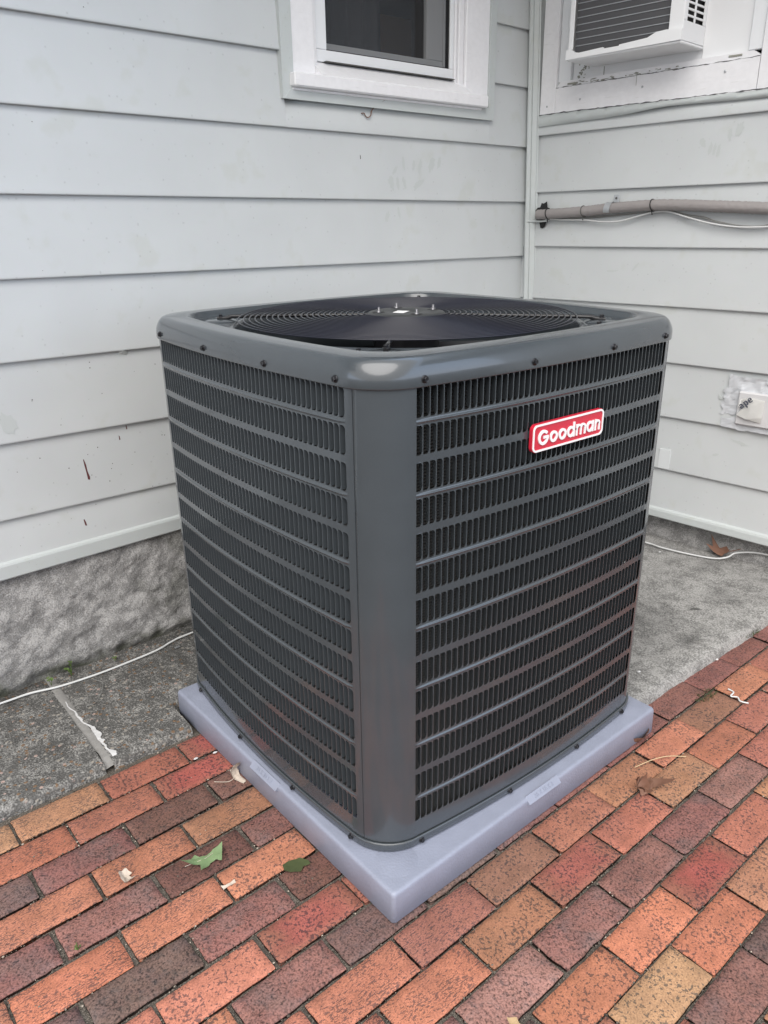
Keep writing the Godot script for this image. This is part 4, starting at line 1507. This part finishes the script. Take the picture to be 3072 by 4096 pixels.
func pipes() -> void:
	var st := ST()
	var pp := []
	for p in [[-1.135, 1.287], [-.92, 1.2975], [-.806, 1.3075], [-.622, 1.3155], [-.42, 1.3085], [-.242, 1.2995], [.05, 1.285], [.5, 1.25]]:
		pp.append(TR * Vector3(p[0], p[1], .036))
	var at: Vector3 = pp[3]
	var o := thing("insulated_pipe", "taupe wrapped refrigerant pipe strapped along the right hand siding", "pipe", at)
	var path := spline(pp, 24)
	# slightly uneven wrap
	var rings := []
	var nz := noise(81, 20.0, 3)
	st.set_smooth_group(0)
	for i in path.size():
		var a: Vector3 = path[maxi(i - 1, 0)]
		var b: Vector3 = path[mini(i + 1, path.size() - 1)]
		var d := (b - a).normalized()
		var x := Vector3.UP.cross(d).normalized()
		var y := d.cross(x)
		var ring := []
		for k in 14:
			var w := TAU * k / 14
			var r := .0190 + .0016 * nz.get_noise_3d(i * .04, cos(w), sin(w)) + .0006 * sin(i * 2.1 + w)
			ring.append(path[i] + (x * cos(w) + y * sin(w)) * r)
		rings.append(ring)
	for i in path.size() - 1:
		for k in 14:
			quad(st, rings[i][k], rings[i][(k + 1) % 14], rings[i + 1][(k + 1) % 14], rings[i + 1][k])
	build("wrap", st, M.pipe_wrap, o)
	# ties
	for q in [[-1.085, M.black_rubber, .0205], [-.925, M.stain_dark, .0202], [-.642, M.black_rubber, .0205]]:
		st = ST()
		var c := Vector3(q[0], 1.290 if q[0] < -1 else (1.297 if q[0] < -.7 else 1.3145), .036)
		var ring := []
		for k in 20:
			var w := TAU * k / 20
			ring.append(TR * (c + Vector3(.004 * cos(w + 2), sin(w) * q[2], cos(w) * q[2])))
		tube(st, ring, .0022, 6, true)
		tube(st, [TR * (c + Vector3(0, -.02, .006)), TR * (c + Vector3(.006, -.031, .012))], .002, 6)
		build("cable_tie", st, q[1], o)
	# galvanised strap with its screw hole
	st = ST()
	var c := Vector3(-.817, 1.3075, .036)
	st.set_smooth_group(0)
	for k in 10:
		var w0 := 2.2 - k * .30
		var w1 := 2.2 - (k + 1) * .30
		var f := func(w: float, s: float) -> Vector3: return TR * (c + Vector3(s * .0125 + .004 * sin(w), sin(w) * .0218, cos(w) * .0218))
		quad(st, f.call(w0, -1), f.call(w1, -1), f.call(w1, 1), f.call(w0, 1))
	st.set_smooth_group(-1)
	bbx(st, Vector3(-.812, 1.327, .015), Vector3(-.790, 1.354, .018), .001, TR)
	var strap := build("strap", st, M.zinc, o)
	st = ST()
	lathe(st, [Vector2(.0001, .0026), Vector2(.004, .0018), Vector2(.0045, 0)], 10, TR * Transform3D(Basis(Vector3.RIGHT, PI / 2), Vector3(-.801, 1.342, .018)))
	build("screw", st, M.stain_dark, strap)
	# rotten hole at the corner the pipe goes through
	st = ST()
	blob(st, Vector2(-1.128, 1.285), .030, .045, .0165, 83)
	build("hole", st, M.dark, o, TR)
	# cables
	var cp := []
	for p in [[-1.141, 1.292], [-1.116, 1.274], [-1.045, 1.268], [-.923, 1.266], [-.851, 1.26], [-.776, 1.261], [-.705, 1.277], [-.637, 1.292], [-.58, 1.292], [-.517, 1.275], [-.439, 1.256], [-.36, 1.244], [-.28, 1.241], [-.18, 1.248], [.0, 1.27], [.3, 1.25]]:
		cp.append(TR * Vector3(p[0], p[1], .030))
	st = ST()
	tube(st, spline(cp, 8), .0030, 8)
	tag(build("white_cable", st, M.cord_white), "white cable sagging below the wrapped pipe on the right wall", "cable")
	for k in 2:
		cp = []
		for p in [[-1.06, 1.272], [-.95, 1.275], [-.85, 1.281], [-.72, 1.288], [-.64, 1.2935], [-.58, 1.292], [-.522, 1.279], [-.457, 1.271], [-.413, 1.258], [-.335, 1.247], [-.27, 1.244], [-.20, 1.253], [0, 1.275], [.3, 1.26]]:
			cp.append(TR * Vector3(p[0], p[1] + k * .004 * sin(p[0] * 9), .024 - k * .004))
		st = ST()
		tube(st, spline(cp, 8), .0022, 6)
		tag(build("grey_cable" if k == 0 else "thin_grey_cable", st, M.cord_grey), ["grey cable hanging beside the white cable under the wrapped pipe", "thinner grey wire twisting behind the grey cable, nearest the siding"][k], "cable")
	st = ST()   # stub of painted cable coming through the corner post
	tube(st, spline([Vector3(1.875, 1.262, -1.41), Vector3(1.885, 1.2625, -1.375), TR * Vector3(-1.12, 1.262, .03), TR * Vector3(-1.085, 1.266, .03)], 5), .004, 7)
	tag(build("cable_stub", st, M.siding_trim), "short painted cable poking through the pale corner post beside the pipe end", "cable")

func crumple(st: SurfaceTool, u0: float, u1: float, v0: float, v1: float, n: float, amp: float, sd: int, nu := 14, nv := 10, ragged := .006) -> void:
	var z := noise(sd, 26.0, 3)
	z.noise_type = FastNoiseLite.TYPE_VALUE
	var f := func(i: int, j: int) -> Vector3:
		var u := lerpf(u0, u1, float(i) / nu)
		var v := lerpf(v0, v1, float(j) / nv)
		if i == 0 or i == nu: u += ragged * z.get_noise_2d(v * 2, i)
		if j == 0 or j == nv: v += ragged * z.get_noise_2d(u * 2, j + 5)
		return Vector3(u, v, n + amp * (.5 + z.get_noise_2d(u * 1.6, v * 1.6)))
	for i in nu:
		for j in nv:
			tri(st, f.call(i, j), f.call(i + 1, j), f.call(i + 1, j + 1))
			tri(st, f.call(i, j), f.call(i + 1, j + 1), f.call(i, j + 1))

func taped_patch() -> void:
	var at := TR * Vector3(-.2, .55, 0)
	var o := thing("taped_cover", "square cover taped to the right wall with a torn paper label", "cover", at)
	var st := ST()
	crumple(st, -.286, -.14, .672, .742, .0118, .006, 101, 16, 8, .010)
	build("tape", st, M.clear_tape, o, TR)
	st = ST()
	crumple(st, -.302, -.236, .600, .690, .0125, .005, 102, 10, 12, .014)
	build("tape", st, M.clear_tape, o, TR)
	st = ST()
	crumple(st, -.296, -.05, .5525, .590, .0152, .005, 103, 22, 6, .008)
	build("tape", st, M.clear_tape, o, TR)
	st = ST()
	crumple(st, -.15, -.04, .680, .735, .0125, .006, 104, 12, 8, .010)
	build("tape", st, M.clear_tape, o, TR)
	st = ST()
	prism(st, PackedVector2Array([Vector2(-.316, .650), Vector2(-.302, .650), Vector2(-.306, .656), Vector2(-.318, .668)]), .012, .0135)
	build("tape_scrap", st, M.stain_grey, o, TR)
	st = ST()
	bbx(st, Vector3(-.243, .573, .008), Vector3(-.048, .692, .030), .004)
	build("plate", st, M.plate, o, TR)
	# crumpled label: two sheets with folds
	st = ST()
	var P := {"a": Vector3(-.232, .667, .0315), "b": Vector3(-.197, .676, .034), "c": Vector3(-.150, .671, .032), "d": Vector3(-.148, .612, .041), "e": Vector3(-.152, .591, .034), "f": Vector3(-.203, .601, .045), "g": Vector3(-.237, .609, .038), "h": Vector3(-.234, .642, .040), "i": Vector3(-.190, .634, .042), "j": Vector3(-.222, .634, .036)}
	for q in ["hja", "jia", "iba", "icb", "idc", "fdi", "fed", "jfi", "gfj"]:
		tri(st, P[q[0]], P[q[2]], P[q[1]])
		tri(st, P[q[0]], P[q[1]], P[q[2]])
	var lab := build("label", st, M.paper, o, TR)
	put("print", text_mesh("ape", .030, .0006, M.ink), lab, TR * Transform3D(Basis(Vector3(0, 0, 1), .78) * Basis(Vector3.RIGHT, .02), Vector3(-.211, .6575, .0405)))
	st = ST()
	prism(st, PackedVector2Array([Vector2(-.515, .345), Vector2(-.469, .347), Vector2(-.471, .424), Vector2(-.515, .423)]), .012, .0158)
	var w := build("masking_patch", st, M.paper, self, TR)
	w.material_override = M.siding_patch
	tag(w, "pale rectangular tape patch low on the right hand siding, behind the unit", "patch")

func leaf_mesh(outline: PackedVector2Array, curl: float, sd: int, m: Material, thick := .0006) -> ArrayMesh:
	# flat outline cut into a fine fan and bent
	var st := ST()
	st.set_smooth_group(0)
	var nz := noise(sd, 14.0, 2)
	var bend := func(p: Vector2) -> Vector3: return Vector3(p.x, curl * (p.x * p.x + .6 * p.y * p.y) * 9.0 + curl * .0035 * nz.get_noise_2d(p.x * 3, p.y * 3), p.y)
	var ix := Geometry2D.triangulate_polygon(outline)
	for i in range(0, ix.size(), 3):
		var T := [[outline[ix[i]], outline[ix[i + 1]], outline[ix[i + 2]]]]
		for lev in 2:
			var nt := []
			for t in T:
				var ab: Vector2 = (t[0] + t[1]) / 2; var bc: Vector2 = (t[1] + t[2]) / 2; var ca: Vector2 = (t[2] + t[0]) / 2
				nt.append_array([[t[0], ab, ca], [ab, t[1], bc], [ca, bc, t[2]], [ab, bc, ca]])
			T = nt
		for t in T:
			var a: Vector3 = bend.call(t[0]); var b: Vector3 = bend.call(t[1]); var c: Vector3 = bend.call(t[2])
			if (b - a).cross(c - a).y > 0: tri(st, a, b, c)
			else: tri(st, a, c, b)
	return done(st, m)

func pv(a: Array, c := Vector2.ZERO) -> PackedVector2Array:
	var p := PackedVector2Array()
	for q in a: p.append(Vector2(q[0], q[1]) - c)
	return p

func debris() -> void:
	var st: SurfaceTool
	# green pointed leaf
	var c := Vector2(-.21, -.378)
	var o := thing("green_leaf", "pointed green lobed leaf lying on a purple brick", "leaf", Vector3(c.x, .004, c.y))
	put("blade", leaf_mesh(pv([[-.262, -.391], [-.240, -.393], [-.226, -.404], [-.219, -.394], [-.204, -.391], [-.187, -.394], [-.166, -.389], [-.176, -.372], [-.188, -.350], [-.195, -.366], [-.207, -.367], [-.214, -.360], [-.235, -.354], [-.227, -.374], [-.243, -.381]], c), .9, 111, M.leaf_green), o, Transform3D(Basis(), o.position))
	st = ST()
	tube(st, [Vector3(-.255, .0062, -.390), Vector3(-.21, .0052, -.384), Vector3(-.168, .0075, -.388)], .0007, 5, false, .4)
	build("vein", st, M.leaf_pale, o)
	# pale curled dead leaf
	c = Vector2(-.366, -.444)
	o = thing("pale_leaf", "small pale dead leaf curled on an orange brick", "leaf", Vector3(c.x, .006, c.y))
	put("blade", leaf_mesh(pv([[-.377, -.454], [-.371, -.462], [-.366, -.459], [-.361, -.464], [-.356, -.455], [-.350, -.445], [-.357, -.444], [-.352, -.434], [-.348, -.424], [-.362, -.424], [-.371, -.426], [-.376, -.440]], c), 3.2, 112, M.leaf_pale), o, Transform3D(Basis(Vector3.FORWARD, .3), o.position))
	# curled leaf leaning on the pad
	o = thing("curled_leaf", "tan rolled dead leaf standing against the pad's left side", "leaf", Vector3(-.033, .003, -.585))
	put("blade", leaf_mesh(pv([[-.026, -.008], [-.012, -.012], [.012, -.010], [.028, 0], [.012, .010], [-.012, .010], [-.024, .004]]), 5.0, 113, M.leaf_pale), o, Transform3D(Basis(Vector3(.3, .9, .2).normalized(), 1.9) * Basis(Vector3.BACK, .7), o.position + Vector3(0, .015, 0)))
	st = ST()
	tube(st, spline([Vector3(-.036, .006, -.572), Vector3(-.055, .003, -.571), Vector3(-.083, .004, -.592)], 5), .0009, 5)
	build("stalk", st, M.leaf_pale, o)
	# dark mossy wet leaf
	c = Vector2(-.07, -.243)
	o = thing("wet_leaf", "dark green wet leaf pressed flat beside the pad's left side", "leaf", Vector3(c.x, .003, c.y))
	put("blade", leaf_mesh(pv([[-.092, -.262], [-.075, -.264], [-.052, -.256], [-.042, -.238], [-.044, -.226], [-.058, -.232], [-.070, -.224], [-.088, -.236], [-.097, -.246]], c), .5, 114, M.moss), o, Transform3D(Basis(), o.position))
	# brown leaf wedged under the right-hand side of the pad
	o = thing("brown_leaf", "brown oak leaf wedged between the pad and the bricks", "leaf", Vector3(.855, .004, -.012))
	put("blade", leaf_mesh(pv([[-.055, .004], [-.040, -.006], [-.036, -.022], [-.022, -.012], [-.008, -.026], [.006, -.014], [.026, -.020], [.050, -.004], [.030, .004], [.010, .001], [-.010, .010], [-.030, .004]]), 1.2, 115, M.leaf_brown), o, Transform3D(Basis(Vector3.RIGHT, -1.05), o.position + Vector3(0, .012, 0)))
	# crumpled brown leaf on the right
	o = thing("crumpled_leaf", "crumpled reddish brown leaf lying on tan bricks right of the pad", "leaf", Vector3(.70, .006, .085))
	put("blade", leaf_mesh(pv([[-.02, -.012], [-.008, -.022], [.010, -.015], [.020, -.004], [.012, .016], [-.004, .022], [-.018, .010]]), 7.0, 116, M.leaf_brown), o, Transform3D(Basis(Vector3.RIGHT, .5), o.position))
	put("lobe", leaf_mesh(pv([[-.005, -.014], [.030, -.010], [.060, .012], [.030, .012], [.0, .010]]), 1.6, 117, M.leaf_brown), o, Transform3D(Basis(Vector3.UP, -.70) * Basis(Vector3.RIGHT, .4), Vector3(.715, .008, .085)))
	put("lobe", leaf_mesh(pv([[-.012, -.010], [.010, -.014], [.024, .004], [.004, .014], [-.012, .008]]), 6.0, 118, M.leaf_brown), o, Transform3D(Basis(Vector3.UP, 1.2) * Basis(Vector3.BACK, .5), Vector3(.692, .010, .095)))
	# dead leaf on the ledge
	c = Vector2(2.12, -.46)
	o = thing("ledge_leaf", "brown dead leaf with a stalk at the foot of the right wall", "leaf", Vector3(2.02, .05, -.47))
	var lt := Transform3D(Basis(Vector3(.1, 0, .99).normalized(), Vector3(-.55, .83, .05).normalized(), Vector3(-.83, -.55, .06).normalized()).scaled(Vector3.ONE * .8), Vector3(2.03, .058, -.455))
	put("blade", leaf_mesh(pv([[-.070, -.050], [-.040, -.030], [-.015, -.012], [.010, -.032], [.036, -.006], [.020, .012], [.015, .034], [-.030, .022], [-.072, .006], [-.044, -.004]]), .8, 119, M.leaf_brown), o, lt)
	st = ST()
	tube(st, [lt * Vector3(.034, .006, -.006), lt * Vector3(.056, .010, -.016), lt * Vector3(.078, .012, -.034)], .0016, 5)
	build("stalk", st, M.leaf_brown, o)
	# leaf tip at the lower edge of the picture
	o = thing("tan_leaf", "tan dry leaf on pink brick at the photo's bottom edge", "leaf", Vector3(.03, .004, .295))
	put("blade", leaf_mesh(pv([[-.008, -.022], [.006, -.012], [.012, .02], [0, .034], [-.014, .02], [-.012, -.004]]), 2.0, 120, M.leaf_tan), o, Transform3D(Basis(Vector3.RIGHT, .35), o.position + Vector3(0, .006, 0)))
	# white squiggle of string
	st = ST()
	tube(st, spline([Vector3(1.246, .006, .006), Vector3(1.243, .006, .024), Vector3(1.218, .0065, .029), Vector3(1.228, .006, .044), Vector3(1.216, .006, .058), Vector3(1.224, .006, .078)], 8), .0022, 7)
	tag(build("white_string", st, M.cord_white), "bent piece of white string lying on a brown brick at right", "string")
	st = ST()
	tube(st, spline([Vector3(.751, .005, .032), Vector3(.804, .010, .047), Vector3(.848, .009, .064), Vector3(.885, .005, .091)], 6), .0010, 5)
	tag(build("straw", st, M.straw), "thin pale straw lying across bricks right of the pad", "straw")
	st = ST()
	tube(st, [Vector3(1.544, .0385, -.295), Vector3(1.555, .041, -.286), Vector3(1.567, .0385, -.276)], .0022, 6)
	tag(build("twig", st, M.stain_dark), "short black twig on the right hand concrete slab", "twig")
	# wire on the left slab and scraps of foil
	st = ST()
	tube(st, spline([Vector3(-.165, .026, -1.194), Vector3(-.150, .027, -1.168), Vector3(-.156, .026, -1.14), Vector3(-.179, .025, -1.101), Vector3(-.205, .025, -1.075), Vector3(-.224, .0245, -1.079), Vector3(-.226, .0245, -1.066)], 6), .0011, 5)
	tag(build("wire_scrap", st, M.cord_grey), "curved scrap of grey wire on the left concrete slab", "wire")
	st = ST()
	crumple(st, -.008, .008, -.004, .004, 0, .004, 130, 4, 3, .003)
	tag(build("foil_scrap", st, M.steel, self, Transform3D(Basis(Vector3.RIGHT, -1.2), Vector3(.105, .025, -1.205))), "tiny silver foil scrap on the slab by the foundation", "scrap")
	# dangling spider-web twig below the window
	st = ST()
	tube(st, spline(on_wall(TL, [Vector3(1.085, 1.606, .016), Vector3(1.096, 1.607, .017), Vector3(1.103, 1.598, .018), Vector3(1.113, 1.5955, .018), Vector3(1.124, 1.602, .018), Vector3(1.128, 1.615, .018), Vector3(1.140, 1.632, .022)]), 6), .0017, 5)
	tube(st, on_wall(TL, [Vector3(1.140, 1.632, .022), Vector3(1.18, 1.650, .027)]), .0004, 4)
	tag(build("dangling_twig", st, M.leaf_brown), "curled brown twig hanging by web below the left window", "twig")
	# white cord running along the ground behind the unit
	var cp := [Vector3(-2.2, .026, -1.22), Vector3(-1.2, .026, -1.25), Vector3(-.70, .025, -1.255), Vector3(-.41, .026, -1.244), Vector3(-.33, .026, -1.242), Vector3(-.251, .026, -1.223), Vector3(-.148, .027, -1.215), Vector3(-.055, .027, -1.219), Vector3(.047, .027, -1.229), Vector3(.108, .027, -1.249), Vector3(.175, .028, -1.257), Vector3(.5, .028, -1.27), Vector3(1.0, .036, -1.22), Vector3(1.5, .041, -1.05), Vector3(1.87, .042, -.80), Vector3(1.912, .043, -.702), Vector3(1.914, .043, -.645), Vector3(1.936, .043, -.549), Vector3(1.973, .043, -.458), Vector3(2.005, .052, -.418), Vector3(2.036, .068, -.398), Vector3(2.056, .088, -.312), Vector3(2.065, .09, -.15)]
	st = ST()
	tube(st, spline(cp, 8), .0032, 8)
	tag(build("ground_cord", st, M.cord_white), "white cord running along the ground at the foot of both walls", "cord")
	# weeds in the crack at the foundation, moss between bricks
	rng.seed = 9
	for w in [[Vector3(-.205, .022, -1.262), .028, 7, "small green weed sprouting from the foundation crack, larger one"], [Vector3(-.268, .022, -1.25), .022, 4, "small green weed by the cord, nearest the mortar joint"], [Vector3(-.075, .022, -1.262), .014, 4, "tiny weed at the foundation foot nearest the unit"], [Vector3(-.499, -.003, -.339), .012, 6, "tiny clover in a brick joint at the left edge"]]:
		o = thing("weed", w[3], "weed", w[0], "weeds in the cracks")
		for k in w[2]:
			var a := rng.randf() * TAU
			var r: float = w[1] * rng.randf_range(.25, .9)
			var tip: Vector3 = w[0] + Vector3(cos(a) * r * .6, w[1] * rng.randf_range(.4, 1.5), sin(a) * r * .6)
			st = ST()
			tube(st, [w[0], tip], .0006, 4)
			build("stem", st, M.weed, o)
			var sz: float = w[1] * .28
			put("leaf", leaf_mesh(pv([[-sz, 0], [-sz * .4, -sz * .6], [sz * .5, -sz * .6], [sz, 0], [sz * .5, sz * .6], [-sz * .4, sz * .6]]), 2.0, 140 + k, M.weed), o, Transform3D(Basis.from_euler(Vector3(rng.randf_range(-.6, .9), rng.randf() * 6, rng.randf_range(-.5, .5))), tip))
	var clumps := [[Vector3(1.585, .012, -.112), .050, "moss and dry grass clump at the edge of the right slab", 170], [Vector3(1.175, .0, -.020), .045, "sparse moss tuft in the joint beside the red brick row", 120]]
	for w in clumps:
		st = ST()
		for k in w[3]:
			var a := rng.randf() * TAU
			var r: float = w[1] * sqrt(rng.randf())
			var p: Vector3 = w[0] + Vector3(cos(a) * r, 0, sin(a) * r * .45)
			var q := p + Vector3(rng.randf_range(-.014, .014), rng.randf_range(.003, .014), rng.randf_range(-.012, .012))
			var sd := Vector3(rng.randf_range(-1, 1), .2, rng.randf_range(-1, 1)).normalized() * .0011
			tri(st, p - sd, p + sd, q)
		var mo := build("moss_clump", st, M.moss)
		tag(mo, w[2], "moss")
		mo.name = numbered("moss_clump")
	# scattered small white chips and bits of mortar
	var bits := [[-.079, .005, -.70, "white mortar crumb on the red bricks by the pad"], [1.079, .041, -.182, "white chip on the right slab near the pad corner"], [1.871, .043, -.623, "white chip on the far slab beside the cord"], [1.36, .012, -.093, "white crumb at the edge of the right slab"], [-.205, .0, -.292, "pinkish leaf scrap in the joint below the green leaf"], [-.03, .005, -.69, "small white crumb touching the pad's left side"]]
	for i in bits.size():
		var b: Array = bits[i]
		st = ST()
		var s := .0045
		if i == 4: crumple(st, -.012, .012, -.006, .006, 0, .006, 131, 5, 4, .006)
		else: lathe(st, [Vector2(.0001, s * .5), Vector2(s * .7, s * .35), Vector2(s, .0), Vector2(s * .6, -s * .3), Vector2(.0001, -s * .35)], 6, Transform3D(Basis(Vector3.UP, i).scaled(Vector3(1.5, .7, .9)), Vector3.ZERO), false)
		var ob := build(numbered("white_chip") if i != 4 else "leaf_scrap", st, M.mortar_white if i != 4 else M.leaf_pale, self, Transform3D(Basis(Vector3.RIGHT, -1.3) if i == 4 else Basis(), Vector3(b[0], b[1], b[2])))
		tag(ob, b[3], "chip")

# ------------------------------------------------------------------
func _ready() -> void:
	var cam := Camera3D.new()
	cam.name = "camera"
	cam.fov = 67.297
	cam.near = .05
	cam.far = 200
	cam.rotation_order = EULER_ORDER_YXZ
	cam.rotation_degrees = Vector3(-21.1637, -38.5329, -.7473)
	cam.position = Vector3(-.6987, 1.29669, .86353)
	add_child(cam)
	cam.current = true
	var sky := ProceduralSkyMaterial.new()
	sky.sky_top_color = lin(.58, .75, 1.03)
	sky.sky_horizon_color = lin(.88, .985, 1.17)
	sky.sky_curve = .2
	sky.ground_bottom_color = lin(.12, .10, .09)
	sky.ground_horizon_color = lin(.25, .24, .23)
	sky.sun_angle_max = 30
	sky.energy_multiplier = 1.4
	var env := Environment.new()
	env.background_mode = Environment.BG_SKY
	env.sky = Sky.new()
	env.sky.sky_material = sky
	env.tonemap_mode = Environment.TONE_MAPPER_LINEAR
	env.tonemap_exposure = 2.12
	env.sdfgi_enabled = true
	env.ssao_enabled = true
	env.ssil_enabled = true
	var we := WorldEnvironment.new()
	we.name = "world"
	we.environment = env
	add_child(we)
	var sun := DirectionalLight3D.new()
	sun.name = "sun"
	sun.light_energy = .5
	sun.light_color = Color(1, .985, .97)
	sun.light_angular_distance = 55
	sun.shadow_enabled = true
	sun.rotation_degrees = Vector3(-52, -50, 0)
	add_child(sun)
	materials()
	var pp := mat("siding_patch", lin(.66, .69, .70), .45)
	pp.metallic = 0
	ground()
	house()
	pad()
	condenser()
	pipes()
	taped_patch()
	debris()
